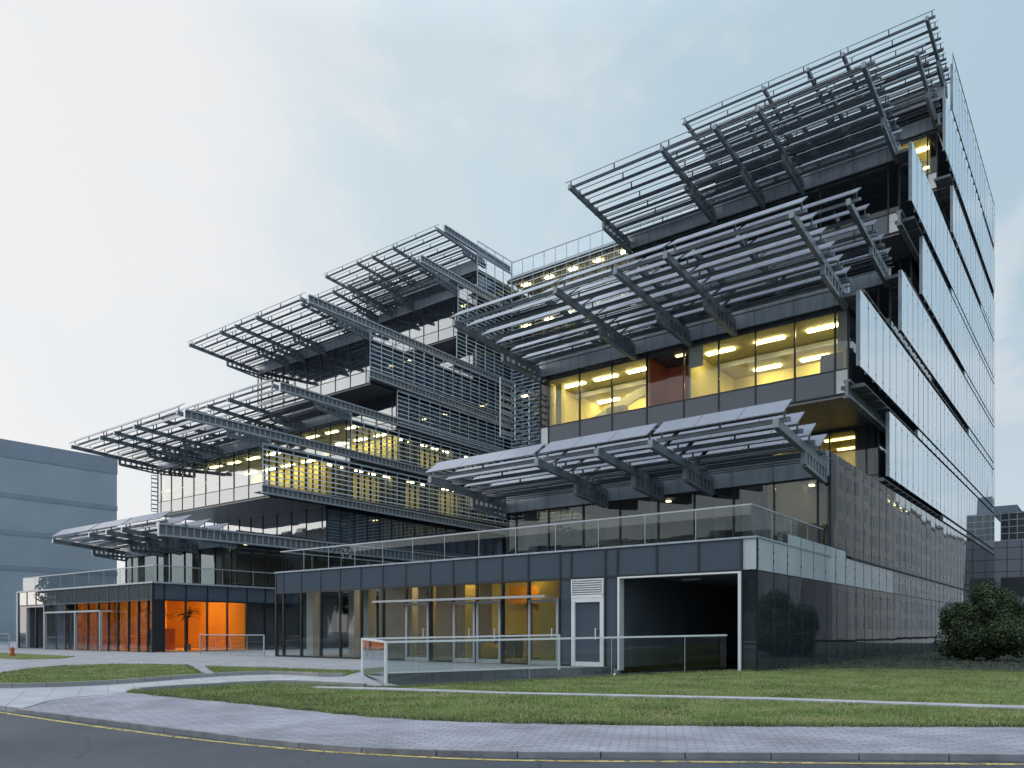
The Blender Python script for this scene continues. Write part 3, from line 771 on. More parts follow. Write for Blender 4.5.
# end wall of the wing
box_part('end_wall', M['band'], B, (-9.6,-8.65,VEND+.02,VEND+.25,0,40.2), (-27.3,-9.6,VEND+.02,VEND+.25,0,40.4))
# thin parapet rail on top
m = MB()
m.box(USC-.05, USC, 60.6, VEND, 40.75, 40.80)
for i in range(18): m.box(USC-.05, USC, 60.6+i*1.4, 60.65+i*1.4, 40.1, 40.8)
m.build('parapet_rail', M['steel_light'], B)

# ============================ podium, right
pod = empty('podium', (-20,23.5,0), 'two storey high base with dark glass panels and garage opening under the right wing', parent=B)
PU = [-32.82,-32.24,-30.86,-29.4,-28.01,-26.6,-25.18,-23.77,-22.33,-21.07,-19.83,-18.54,-17.3,-15.86,-15.38,-13.96,-13.48,-11.99,-10.51,-9.08]
PV_, ZT, ZP = 23.5, 4.2, 3.13
m = MB()
for u in PU: m.box(u-.035, u+.035, PV_-.06, PV_+.1, 0.0 if not -13.4 < u < -9.2 else ZP, ZT-.10)
m.box(PU[0], -9.08, PV_-.05, PV_+.1, ZP-.04, ZP+.04); m.box(PU[0], -13.5, PV_-.065, PV_+.1, -.05, .06)
m.build('mullion_grid', M['mullion'], pod)
for a, b in zip(PU, PU[1:]):
    m = MB(); m.box(a+.037, b-.037, PV_-.03, PV_, ZP+.042, ZT-.10); m.build('spandrel_panel', M['spandrel'], pod)
DOORS = {(-23.77,-22.33):1, (-21.07,-19.83):1, (-19.83,-18.54):1, (-17.3,-15.86):2, (-15.38,-13.96):3}
for a, b in zip(PU, PU[1:]):
    if a > -13.5: continue
    d = DOORS.get((a, b))
    solid = (a, b) in ((-15.86,-15.38),(-13.96,-13.48))
    if d:
        zt = 2.42
        f = MB(); w = .10 if d < 3 else .15
        f.box(a+.04, a+.04+w, PV_-.10, PV_+.06, 0, zt); f.box(b-.04-w, b-.04, PV_-.10, PV_+.06, 0, zt)
        f.box(a+.04+w, b-.04-w, PV_-.10, PV_+.06, zt-w, zt); f.box(a+.04+w, b-.04-w, PV_-.09, PV_+.05, .0, .16)
        df = f.build('door', M['alu'] if d < 3 else M['white_metal'], pod)
        g = MB(); g.box(a+.04+w, b-.04-w, PV_-.03, PV_, .16, zt-w); g.build('pane', M['win_pod'] if d < 3 else M['spandrel'], df)
        h = MB(); h.box(b-.2-w, b-.17-w, PV_-.17, PV_-.14, .95, 1.35); h.box(b-.2-w, b-.17-w, PV_-.15, PV_-.03, .98, 1.0); h.box(b-.2-w, b-.17-w, PV_-.15, PV_-.03, 1.3, 1.32); h.build('handle', M['white_metal'], df)
        if d == 3:
            l = MB()
            for i in range(7): l.hexa([(a+.06,PV_-.10,2.56+i*.08),(b-.06,PV_-.10,2.56+i*.08),(b-.06,PV_-.02,2.60+i*.08),(a+.06,PV_-.02,2.60+i*.08),(a+.06,PV_-.10,2.585+i*.08),(b-.06,PV_-.10,2.585+i*.08),(b-.06,PV_-.02,2.625+i*.08),(a+.06,PV_-.02,2.625+i*.08)])
            l.box(a+.04,b-.04,PV_-.01,PV_+.02,2.5,3.09)
            l.box(a+.04,a+.09,PV_-.11,PV_-.01,2.5,3.09); l.box(b-.09,b-.04,PV_-.11,PV_-.01,2.5,3.09); l.box(a+.04,b-.04,PV_-.11,PV_-.005,2.425,2.53)
            l.build('vent_grille', M['white_metal'], pod)
        else:
            g = MB(); g.box(a+.037, b-.037, PV_-.03, PV_, 2.44, ZP-.042); g.build('window', M['win_pod'], pod)
    else:
        g = MB(); j = random.uniform(-.005,.005)
        g.hexa([(a+.037,PV_-.03+j,.062),(b-.037,PV_-.03-j,.062),(b-.037,PV_-j,.062),(a+.037,PV_+j,.062),(a+.037,PV_-.03-j,ZP-.042),(b-.037,PV_-.03+j,ZP-.042),(b-.037,PV_+j,ZP-.042),(a+.037,PV_-j,ZP-.042)])
        g.build('spandrel_panel' if solid else 'window', M['spandrel'] if solid else M['win_pod'], pod)
# door awning blade
box_part('awning', M['alu'], pod, (-24.9,-15.95,PV_-.85,PV_-.07,2.48,2.50), (-24.9,-15.95,PV_-.89,PV_-.85,2.45,2.53))
# corner panel and garage portal
box_part('corner_panel', M['frit'], pod, (-9.04,-8.63,PV_-.03,PV_,ZP+.02,ZT-.10))
box_part('corner_panel', M['side_glass'], pod, (-9.04,-8.63,PV_-.03,PV_,-.1,ZP-.02))
box_part('garage_frame', M['white_metal'], pod, (-13.44,-13.36,PV_-.12,PV_+.2,-.1,3.10), (-9.17,-9.08,PV_-.12,PV_+.2,-2.3,3.10), (-13.36,-9.17,PV_-.12,PV_+.2,3.05,3.10))
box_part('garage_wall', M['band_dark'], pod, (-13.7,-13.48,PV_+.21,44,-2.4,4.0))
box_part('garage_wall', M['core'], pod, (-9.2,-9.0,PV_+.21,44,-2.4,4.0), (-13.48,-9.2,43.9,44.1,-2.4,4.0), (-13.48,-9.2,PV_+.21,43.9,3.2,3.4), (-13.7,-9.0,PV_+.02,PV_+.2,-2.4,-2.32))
lamps(pod, [(-12.0,26.2),(-9.9,26.2)], 3.16, M['steel_light'], .7, .1, 'garage_lamp')
# roof edge, roof deck, railing
box_part('roof_edge', M['band'], pod, (-32.88,-8.58,PV_-.09,PV_+.3,ZT-.09,ZT-.03), (-8.9,-8.57,PV_+.31,31.3,ZT-.09,ZT-.03), (-32.88,-32.6,PV_+.31,60,ZT-.09,ZT-.03))
box_part('roof_deck', M['roof'], pod, (-32.6,-8.9,PV_+.31,70,ZT-.25,ZT-.02))
def glass_rail(parent, pts, z, h, step, mat=None, posts=(), toph=.05, postm=None, name='railing', **kw):
    top = MB(); g = MB()
    for (a, b) in zip(pts, pts[1:]):
        A_ = Vector((*a, z if not callable(z) else z(a))); B2 = Vector((*b, z if not callable(z) else z(b)))
        L = (B2-A_).length; n = max(1, round(L/step))
        up = Vector((0,0,h))
        top.bar(A_+up, B2+up, .06, toph)
        for i in range(n):
            p = A_.lerp(B2, i/n); q = A_.lerp(B2, (i+1)/n); d = (q-p).normalized()*.012
            g.bar(p+d+Vector((0,0,h/2+.03)), q-d+Vector((0,0,h/2+.03)), .018, h-.06)
            if i: top.bar(p, p+up*.98, .02, .02, up=(1,0,0))
    for p in posts:
        zz = z if not callable(z) else z(p)
        top.bar((*p, zz-.05), (*p, zz+h+.01), .055, .055, up=(1,0,0))
    top_o = top.build(name, postm or M['steel_light'], parent, **kw)
    g.build('glass_panel', mat or M['rail_glass'], top_o)
    return top_o
glass_rail(pod, [(-32.7,60),(-32.7,PV_+.15),(-8.85,PV_+.15),(-8.85,31.2)], ZT, .98, 1.9)
# side glass of podium and first storey, one plane
def side_part(v0, v1, z0, z1, mat, label=None, name='side_glazing'):
    return glass_screen(USC, v0, v1, z0, z1, mat, label, 1.44, .004, name)
side_part(PV_+.05, VEND, .0, ZP-.03, M['side_glass'])
side_part(PV_+.05, 26.3, ZP, ZT-.1, M['frit'])
side_part(26.3, 33.5, ZP, 4.5, M['frit'])
side_part(33.5, 42.2, ZP, 4.22, M['frit'])
side_part(42.2, VEND, ZP, 4.22, M['side_band'])
side_part(33.5, VEND, 4.34, 8.2, M['side_glass'])
side_part(31.4, 33.5, 4.54, 8.2, M['side_glass'])
box_part('side_joint', M['mullion'], pod, (-8.62,-8.55,34.2,VEND,4.24,4.32), (-8.7,-8.64,PV_+.1,VEND,ZP-.04,ZP+.01))
# inside the podium
box_part('inner_wall', M['int_grey'], pod, (-32.5,-13.8,PV_+6.5,PV_+6.7,0,ZT-.26), (-8.95-.9,-8.95-.8,44.2,VEND,0,ZT-.26), (-13.9,-13.75,PV_+.2,PV_+6.4,0,ZT-.26), (-9.0,-8.98,PV_+.3,44,0,3.9))
box_part('inner_floor', M['int_grey'], pod, (-32.6,-13.8,PV_+.11,PV_+6.4,.0,.05))
box_part('column', M['int_pale'], pod, (-31.9,-31.4,24.6,25.1,.05,3.9), (-29.9,-29.5,25.6,26.1,.05,3.9), (-27.9,-27.35,24.6,25.1,.05,3.9), (-26.3,-25.9,26,26.4,.05,3.9), (-24.2,-23.9,25.2,25.5,.05,3.9))
box_part('gold_wall', M['int_yellow'], pod, (-23.7,-14.2,29.2,29.3,.05,3.7), (-22.8,-22.2,26.2,26.5,.05,3.6), (-19.9,-19.6,28,28.3,.05,3.6), (-18.35,-17.2,25.6,25.8,.05,3.6))
box_part('gold_beam', M['int_orange'], pod, (-22.2,-16,28.6,28.8,2.5,3.3))
lamps(pod, [(-22.5,25.6),(-20.6,26),(-18.6,25.2),(-16.6,25.8),(-30.6,26.5),(-27,26.8),(-25,25.9),(-20.5,28.2),(-17.5,28)], 3.9, M['lamp_orange'], .4, .4)
box_part('lobby_counter', M['core'], pod, (-17.4,-16.2,26.6,27.3,.05,1.15), (-22.2,-21.0,27.5,28.1,.05,1.1), (-19.0,-18.6,27.5,27.9,.05,2.2))
lamps(pod, [(-31.2,26),(-29,27),(-27.8,26),(-25.8,27.5),(-24.4,26)], 3.9, M['lamp_white'], .5, .5)

# ---- office floors behind the east side glass
box_part('side_floor', M['soffit'], pod, (-9.6,-8.7,44.3,VEND,4.0,4.2), (-9.6,-8.7,31.6,VEND,8.0,8.22))
box_part('side_inner_wall', M['int_grey'], pod, (-11.4,-11.2,31.8,VEND,4.3,8.0))
lamps(pod, [(-9.1,32.6+i*1.35) for i in range(12)], 7.95, M['lamp'], .22, .5)

# ============================ left podium
lpod = empty('podium', (-55,23.5,0), 'low base of the left wing with bright orange lit foyer windows', parent=B)
LU = [-124.25,-121.47,-118.44,-115.52,-111.91,-109.19,-106.27,-102.89,-100.08,-97.41,-95.03,-92.41,-90.04,-87.9]
LU = [u*23.5/45.5 for u in LU] + [-44.85]
LS = [23.5,24.2,25.58,27.0,28.4,29.8,31.2,32.6,34.0]
m = MB()
for u in LU: m.box(u-.035, u+.035, PV_-.06, PV_+.1, 0, 4.08)
m.box(LU[0], LU[-1], PV_-.05, PV_+.1, 3.06, 3.14)
for v in LS: m.box(-44.95, -44.79, v-.035, v+.035, 0, 4.08)
m.box(-44.94, -44.80, LS[0]+.1, LS[-1], 3.06, 3.14)
m.build('mullion_grid', M['mullion'], lpod)
for i, (a, b) in enumerate(zip(LU, LU[1:])):
    t = MB(); t.box(a+.037, b-.037, PV_-.03, PV_, 3.142, 4.08); t.build('spandrel_panel', M['spandrel_west'], lpod)
    if i in (1,2): continue      # recessed entrance
    g = MB(); g.box(a+.037, b-.037, PV_-.03, PV_, .05, 3.058)
    if i in (4,): g.build('spandrel_panel', M['spandrel'], lpod)
    else: g.build('window', M['win_dark'], lpod)
for i, (a, b) in enumerate(zip(LS, LS[1:])):
    t = MB(); t.box(-44.87, -44.84, a+.037, b-.037, 3.142, 4.08); t.build('spandrel_panel', M['spandrel'], lpod)
    g = MB(); g.box(-44.87, -44.84, a+.037, b-.037, .05, 3.058); g.build('window', M['mullion'] if i == 0 else M['win'], lpod)
box_part('foyer_wall', M['int_orange'], lpod, (-45.2,-57.2,29.9,30.1,0,3.9), (-57.3,-57.2,24.6,29.8,0,3.9), (-51.0,-50.8,24.2,27.6,0,3.9))
box_part('foyer_counter', M['int_red'], lpod, (-47.6,-47.2,24.7,26.2,.06,1.4))
box_part('foyer_floor', M['int_orange'], lpod, (-57.1,-44.95,23.7,29.8,0,.05))
box_part('foyer_ceiling', M['int_orange'], lpod, (-57.1,-44.95,23.7,29.8,3.75,3.85))
lamps(lpod, [(-48.9+.0,24.8+i*1.3) for i in range(4)] + [(-47.4,25.2),(-46.9,28.5),(-52.5,25.6),(-54,27),(-55.5,25.5)], 3.74, M['lamp_orange'], .45, .45)
box_part('inner_wall', M['core'], lpod, (-64.2,-57.4,26.4,26.6,0,3.9), (-45.8,-45.6,30.2,38,0,3.9))
box_part('door', M['alu'], lpod, *[(u-.06,u+.06,PV_-.9,PV_-.75,0,2.45) for u in (-57.6,-53.0,-49.6)], (-57.6,-49.6,PV_-.9,PV_-.1,2.45,2.55))
box_part('entrance_frame', M['steel_light'], lpod, (LU[1],LU[3],PV_-.1,PV_+.1,2.95,3.05), (LU[1],LU[1]+.1,PV_-.1,PV_+.1,0,2.95), (LU[3]-.1,LU[3],PV_-.1,PV_+.1,0,2.95))
box_part('roof_edge', M['steel_light'], lpod, (LU[0]-.1,-44.7,PV_-.12,PV_+.3,4.08,4.18), (-45.0,-44.7,PV_+.31,60,4.08,4.18))
box_part('roof_deck', M['roof'], lpod, (LU[0],-45.0,PV_+.31,60,3.86,4.06))
box_part('end_wall', M['band'], lpod, (LU[0]-.35,LU[0]-.05,PV_-.1,60,0,4.15))
glass_rail(lpod, [(LU[0]+.1,PV_+.2),(-45.0,PV_+.2),(-45.0,46)], 4.16, 1.0, 2.2)
# east face of the left wing's first storey
s1 = empty('storey', (-48.4,31.4,4.3), 'court side of the first storey with dark tinted windows', parent=B)
SV = [31.4+.0, 32.6]+[34.0+i*1.44 for i in range(25)]
m = MB()
for v in SV: m.box(-48.56,-48.40,v-.035,v+.035,4.2,8.2)
m.box(-48.55,-48.41,31.4,68.5,8.1,8.3); m.build('mullion_grid', M['mullion'], s1)
for a, b in zip(SV, SV[1:]):
    g = MB(); g.box(-48.5,-48.47,a+.037,b-.037,4.25,8.1); g.build('window', M['win_dark'], s1)
lamps(s1, [(-50.2,33+i*2.3) for i in range(8)], 8.0, M['lamp_dim'], .4, .3)
box_part('roof_deck', M['roof'], s1, (-54.3,-48.42,44,69,8.3,8.42))

# ============================ left wing: court-side walls and screens
ULB, ULS = -54.5, -53.35
for k, lit in ((2,0),(3,1),(4,1),(5,0),(6,0),(7,0),(8,0),(9,0)):
    z0 = Z[k] if k > 2 else 8.3; v0 = VF[k]
    part = empty('court_wall', (ULB,v0,z0), 'court side wall of the left wing, storey %d' % k if False else None, parent=B)
    m = MB(); n = int((69-v0)/1.46); w = (69-v0)/n
    for i in range(n+1): m.box(ULB-.05, ULB+.06, v0+i*w-.05, v0+i*w+.05, z0, z0+4)
    if lit:
        for i in range(n): m.box(ULB-.04, ULB+.05, v0+(i+.5)*w-.10, v0+(i+.5)*w+.10, z0+.9, z0+3.75)
    m.box(ULB-.06, ULB+.07, v0, 69, z0+3.7, z0+3.98); m.box(ULB-.06, ULB+.07, v0, 69, z0, z0+.85)
    m.build('mullion_grid', M['mullion'], part)
    for i in range(n):
        g = MB(); g.box(ULB-.02, ULB+.01, v0+i*w+.05, v0+(i+1)*w-.05, z0+.86, z0+3.69)
        g.build('window', M['win'] if lit else M['win_court'], part)
    if lit:
        a = v0+6.2
        box_part('room_wall', M['int_yellow'], part, (ULB-2.7,ULB-2.6,a,68.8,z0+.35,z0+3.95))
        box_part('partition', M['core'], part, *[(ULB-2.55,ULB-.12,q_,q_+(.9 if n_%2 else .15),z0+.36,z0+3.9) for n_, q_ in enumerate([a+2.4+5.8*n__ for n__ in range(int((66-a)/5.8)+1)])])
        box_part('room_ceiling', M['int_white'], part, (ULB-4.9,ULB-.1,a,68.8,z0+3.92,z0+3.96))
        lamps(part, [(ULB-1.2,a+1+i*1.7) for i in range(int((68-a)/1.7))], z0+3.92, M['lamp'], .22, .8)
for v0, z0, z1, nm in ((52.0,8.9,11.9,'first'),(36.9,12.95,16.2,'second'),(46.0,17.2,20.3,'third'),(51.6,20.7,24.0,'fourth'),(48.2,25.0,28.6,'fifth'),(60.0,29.0,32.2,'sixth'),(60.2,33.0,37.0,'seventh'),(63.3,37.6,41.3,'top')):
    if z0 > 10: louvre_screen(ULS, v0, 69.2, z0, z1, label='%s louvred screen along the court side of the left wing' % nm)
for v0, z in ((30.4,17.35),(36.9,12.85),(38.6,21.4),(41.4,29.45),(48.2,24.95),(54.8,37.9),(58.2,42.25)):
    edge_truss(B, ULS-.1, v0, z, 69, z-.25, .60, mat=M['steel_light'])
edge_truss(B, -48.3, 25.7, 8.12, 67, 8.12, .72, mat=M['steel_light'])
# west side screens of the left wing and west screens of the right wing, ends just visible
for v0, z0, z1, u, s in ((38.0,12.7,16.2,-72.8,-1),(35.9,12.7,16.2,-28.5,-1),(44.5,16.9,20.0,-28.5,-1),(44.5,8.8,12.0,-28.5,-1)):
    louvre_screen(u, v0, 69, z0, z1, side=s, label='louvred screen on the west side of a wing')
box_part('side_walk', M['core'], B, (ULB,ULS-.1,36.9,69,12.32,12.38), (ULB,ULS-.1,46.9,69,16.55,16.6), (ULB,ULS-.1,52,69,20.4,20.44), (ULB,ULS-.1,49,69,24.4,24.44), (ULB,ULS-.1,60,69,28.6,28.64), (ULB,ULS-.1,61,69,32.5,32.54), (ULB,ULS-.1,63,69,37.1,37.14))

# ============================ central block across the court
cen = empty('central_block', (-40.9,69.3,0), 'tall central block closing the court behind lattice screens', parent=B)
VC = 69.9
for k in range(0, 10):
    z0 = 0 if k == 0 else (4.3 if k == 1 else Z[k]) + (.7 if k == 9 else 0)
    lit = k in (9,8,6,3)
    us = [-54.4+i*1.45 for i in range(19)]
    m = MB()
    for u in us: m.box(u-.05,u+.05,VC-.06,VC+.06,z0,z0+4)
    if lit:
        for u in us[:-1]: m.box(u+.725-.04,u+.725+.04,VC-.05,VC+.05,z0+.9,z0+3.7)
    m.box(-54.4,-28.2,VC-.07,VC+.07,z0+3.62,z0+3.98); m.box(-54.4,-28.2,VC-.07,VC+.07,z0,z0+.85)
    m.build('mullion_grid', M['mullion'], cen)
    for a, b in zip(us, us[1:]):
        g = MB(); g.box(a+.05,b-.05,VC-.02,VC+.01,z0+.86,z0+3.6); g.build('window', M['win'] if lit else M['win_court'], cen)
    m = MB(); m.box(-54.4,-28.2,VC+.08,84,z0-.1,z0+.2); m.build('floor_slab', M['core'], cen)
    if lit:
        box_part('room_wall', M['int_yellow'], cen, (-54.3,-28.3,VC+5,VC+5.1,z0+.2,z0+3.88))
        box_part('room_ceiling', M['int_ceil'], cen, (-54.3,-28.3,VC+.1,VC+5,z0+3.84,z0+3.88))
        lamps(cen, [(-53+i*3.2,VC+1.6) for i in range(8)], z0+3.84, M['lamp'], 1.0, .4)
    else: box_part('inner_wall', M['core'], cen, (-54.3,-28.3,VC+5,VC+5.1,z0+.2,z0+3.88))
box_part('roof_deck', M['roof'], cen, (-54.4,-28.2,VC-.1,84,40.92,41.1))
louvre_screen(69.25, -53.3, -28.4, 40.9, 42.6, axis='u', pitch=.26, label='lattice parapet on top of the central block')
louvre_screen(69.25, -53.3, -28.4, 12.9, 36.2, axis='u', label='tall louvred screen in front of the central block')
louvre_screen(69.25, -53.3, -28.4, 36.6, 40.8, axis='u', label='louvred screen before the lit top windows of the central block', pitch=.6)
louvre_screen(ULS, 63.3, 69.2, 41.4, 42.7, pitch=.26, label='lattice parapet on the court side of the left wing')
box_part('back_wall', M['band'], cen, (-72,-28,84.1,84.4,0,40))

# ------------------------------------------------------------------ fences, hydrant, plants
def fence_thing(name, loc, label, pts, zf, h, step, posts, group=None):
    r = empty(name, loc, label, 'fence', group)
    glass_rail(r, pts, zf, h, step, posts=posts, postm=M['white_metal'], toph=.045, name='handrail')
    return r
zr = lambda p: hz(p[1]) if p[1] < 22 else 0.
r = empty('glass_fence', (-12,18,-.06), 'long glass fence with thin white handrail round the garage ramp', 'fence')
top = MB(); gp = MB()
def fence_run(a, b, n, za, zb, h=1.1):
    A_ = Vector((*a, za)); B2 = Vector((*b, zb)); up = Vector((0,0,h))
    top.bar(A_+up, B2+up, .07, .05)
    for i in range(n):
        p = A_.lerp(B2, i/n); q = A_.lerp(B2, (i+1)/n); d = (q-p).normalized()*.012
        z = Vector((0,0,(h-.05)/2+.05))
        gp.bar(p+d+z, q-d+z, .02, h-.13)
fence_run((A[0]-.0,A[1]), (C_[0]-.1,C_[1]), 6, -.12, .02)
fence_run((A[0],A[1]), (-17.55,15.55), 2, -.12, -.08)
fence_run((-17.55,15.55), (-14.5,21.4), 4, -.08, .02)
for p, z in ((A,-.12), ((-17.55,15.55),-.08), ((-14.5,21.4),.02)):
    top.box(p[0]-.03,p[0]+.03,p[1]-.03,p[1]+.03,z-.05,z+1.12)
to = top.build('handrail', M['white_metal'], r)
gp.build('glass_panel', M['rail_glass'], r)
for i, t in enumerate((.36,.60,.84)):
    m = MB(); p = Vector((*A,-.12)).lerp(Vector((*C_,.02)), t); m.box(p.x-.008,p.x+.008,p.y-.008,p.y+.008,p.z,p.z+1.08); m.build('post', M['steel_light'], r)
f2 = empty('glass_fence', (-36,23.0,0), 'short glass fence before the orange lit foyer', 'fence')
glass_rail(f2, [(-38.7,22.9),(-33.0,22.9)], 0.0, 1.05, 1.5, posts=((-38.7,22.9),(-33.0,22.9)), postm=M['steel_light'], name='handrail')
f3 = empty('glass_fence', (-62,20.5,0), 'glass fence along the plaza at the far left', 'fence')
glass_rail(f3, [(-85,19.5),(-58.5,20.8)], 0.0, 1.05, 1.8, posts=((-58.5,20.8),), postm=M['steel_light'], name='handrail')

M['hydrant'] = mat_pbr('orange_red_paint', (.50,.12,.05), .5, 0, .15, 8)
hyd = empty('fire_hydrant', (-45.7,16.4,0), 'small orange fire hydrant on the brown lawn at the far left', 'hydrant')
m = MB(); m.tube((-45.7,16.4,-.1),(-45.7,16.4,.05),.13,12); m.tube((-45.7,16.4,.05),(-45.7,16.4,.30),.09,12)
m.tube((-45.7,16.4,.30),(-45.7,16.4,.35),.12,12); m.tube((-45.7,16.4,.35),(-45.7,16.4,.39),.07,12); m.tube((-45.7,16.4,.39),(-45.7,16.4,.42),.03,6)
m.build('barrel', M['hydrant'], hyd)
for d in (-1,1):
    m = MB(); m.tube((-45.7,16.4,.22),(-45.7+.16*d,16.4-.05,.22),.045,8); m.build('outlet', M['hydrant'], hyd)

# palm in the foyer
M['leaf_dark'] = mat_pbr('palm_leaf', (.012,.018,.008), .6, 0, .3, 3)
def palm(x, y, label, h=1.7, s=1.):
    r = empty('potted_palm', (x,y,.05), label, 'plant')
    m = MB(); m.tube((x,y,.06),(x,y,.42),.22,14); m.build('pot', M['core'], r)
    m = MB(); m.tube((x,y,.42),(x+.03,y,h),.045,8); m.build('trunk', M['bark'], r)
    m = MB(); rnd = random.Random(int(x*10))
    for i in range(16):
        a = i*2.4+rnd.uniform(-.3,.3); L = rnd.uniform(.55,.85)*s; up = rnd.uniform(.15,1.5)
        P = [Vector((x+.03+math.cos(a)*L*t, y+math.sin(a)*L*t, h+up*L*(1.5*t-.9*t*t)-.35*L*t*t)) for t in [j/7 for j in range(8)]]
        side = Vector((-math.sin(a), math.cos(a), 0))
        for j in range(7):
            m.bar(P[j], P[j+1], .018, .012)
            for sgn in (-1,1):
                q = P[j]+side*sgn*.20*(1-j/9)+Vector((0,0,-.07))+(P[j+1]-P[j])*.7
                m.poly([tuple(P[j]), tuple(P[j]+(P[j+1]-P[j])*.45), tuple(q)])
    m.build('fronds', M['leaf_dark'], r)
palm(-46.1, 26.4, 'potted palm standing behind the orange lit side windows of the foyer', 2.1, 1.35)
palm(-47.3, 25.0, 'potted palm behind the front glass of the orange foyer, nearer the corner', 2.0, 1.35)

# yellow cushion seat in the right podium foyer
M['yellow_fab'] = mat_pbr('yellow_fabric', (.75,.55,.06), .8, 0, .2, 2)
seat = empty('beanbag_seat', (-20.4,25.1,.05), 'round yellow seat glowing behind the double glass doors', 'seat')
bm = bmesh.new(); bmesh.ops.create_uvsphere(bm, u_segments=24, v_segments=14, radius=.62)
for v in bm.verts:
    v.co.z *= .72
    v.co += v.normal*.05*math.sin(v.co.x*9+v.co.y*7)*math.cos(v.co.z*8)
    if v.co.z < -.28: v.co.z = -.28
    v.co.z += .28
me = bpy.data.meshes.new('cushion'); bm.to_mesh(me); bm.free(); me.materials.append(M['yellow_fab'])
for p in me.polygons: p.use_smooth = True
o = bpy.data.objects.new('cushion', me); COL.objects.link(o); o.parent = seat
m = MB(); m.tube((-20.4,25.1,.05),(-20.4,25.1,.07),.45,16); m.build('base', M['core'], seat)

# ------------------------------------------------------------------ bush
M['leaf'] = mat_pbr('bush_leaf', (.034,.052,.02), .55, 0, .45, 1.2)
M['leaf2'] = mat_pbr('bush_leaf_pale', (.095,.13,.045), .55, 0, .35, 1.2)
def leafball(name, label, cat, c, rx, ry, rz, n, size, trunks, seed=1, group=None, lobes=26, mats=None, floor=.0):
    root = empty(name, (c[0],c[1],c[2]), label, cat, group)
    rnd = random.Random(seed)
    tr = MB()
    for i in range(trunks):
        a = rnd.uniform(0,2*PI); q = rnd.uniform(.1,.5)
        p0 = Vector((c[0]+math.cos(a)*.1*q, c[1]+math.sin(a)*.1*q, c[2]-.15)); p1 = Vector((c[0]+math.cos(a)*rx*q, c[1]+math.sin(a)*ry*q, c[2]+floor+rz*rnd.uniform(.9,1.5)))
        tr.tube(p0, p0.lerp(p1,.55), .045*rx/2, 6); tr.tube(p0.lerp(p1,.55), p1, .028*rx/2, 5)
    tr.build('branches' if trunks > 3 else 'trunk', M['bark'], root)
    L = []
    for i in range(lobes):
        th = rnd.uniform(0,2*PI); ph = math.acos(rnd.uniform(-.75,1)); q = rnd.uniform(.55,.88)
        L.append((Vector((c[0]+rx*q*math.sin(ph)*math.cos(th), c[1]+ry*q*math.sin(ph)*math.sin(th), c[2]+floor+rz+rz*q*math.cos(ph))), rnd.uniform(.20,.40)*min(rx,rz)))
    L.append((Vector((c[0],c[1],c[2]+floor+rz)), .72*min(rx,rz)))
    mb = MB()
    for i in range(n):
        p0, r0 = L[rnd.randrange(len(L))] if rnd.random() < .8 else L[-1]
        d = Vector((rnd.gauss(0,1),rnd.gauss(0,1),rnd.gauss(0,1))).normalized()
        p = p0 + d*r0*rnd.uniform(.6,1.06)**.6
        if p.z < c[2]+.03: p.z = c[2]+rnd.uniform(.03,.4)
        nrm = (d + Vector((rnd.gauss(0,.5),rnd.gauss(0,.5),rnd.gauss(0,.5)+.4))).normalized()
        t = nrm.orthogonal().normalized(); t.rotate(Matrix.Rotation(rnd.uniform(0,2*PI), 3, nrm)); b = nrm.cross(t)
        s = size*rnd.uniform(.6,1.3)
        fold = nrm*s*.25
        mb.poly([tuple(p-t*s), tuple(p+b*s*.42+fold), tuple(p+t*s), tuple(p-b*s*.42+fold)], 1 if (rnd.random() < (.35 if d.z > .2 else .12)) else 0)  # paler leaves come more often on the upward sides
    mb.build('foliage' if cat=='bush' else 'crown', mats or [M['leaf'], M['leaf2']], root)
    return root
leafball('bush', 'large rounded dark green bush on the lawn beside the glass side wall', 'bush', (-4.05,38.4,0.0), 2.0, 2.0, 1.66, 42000, .07, 9, 5, lobes=46, floor=-.32)

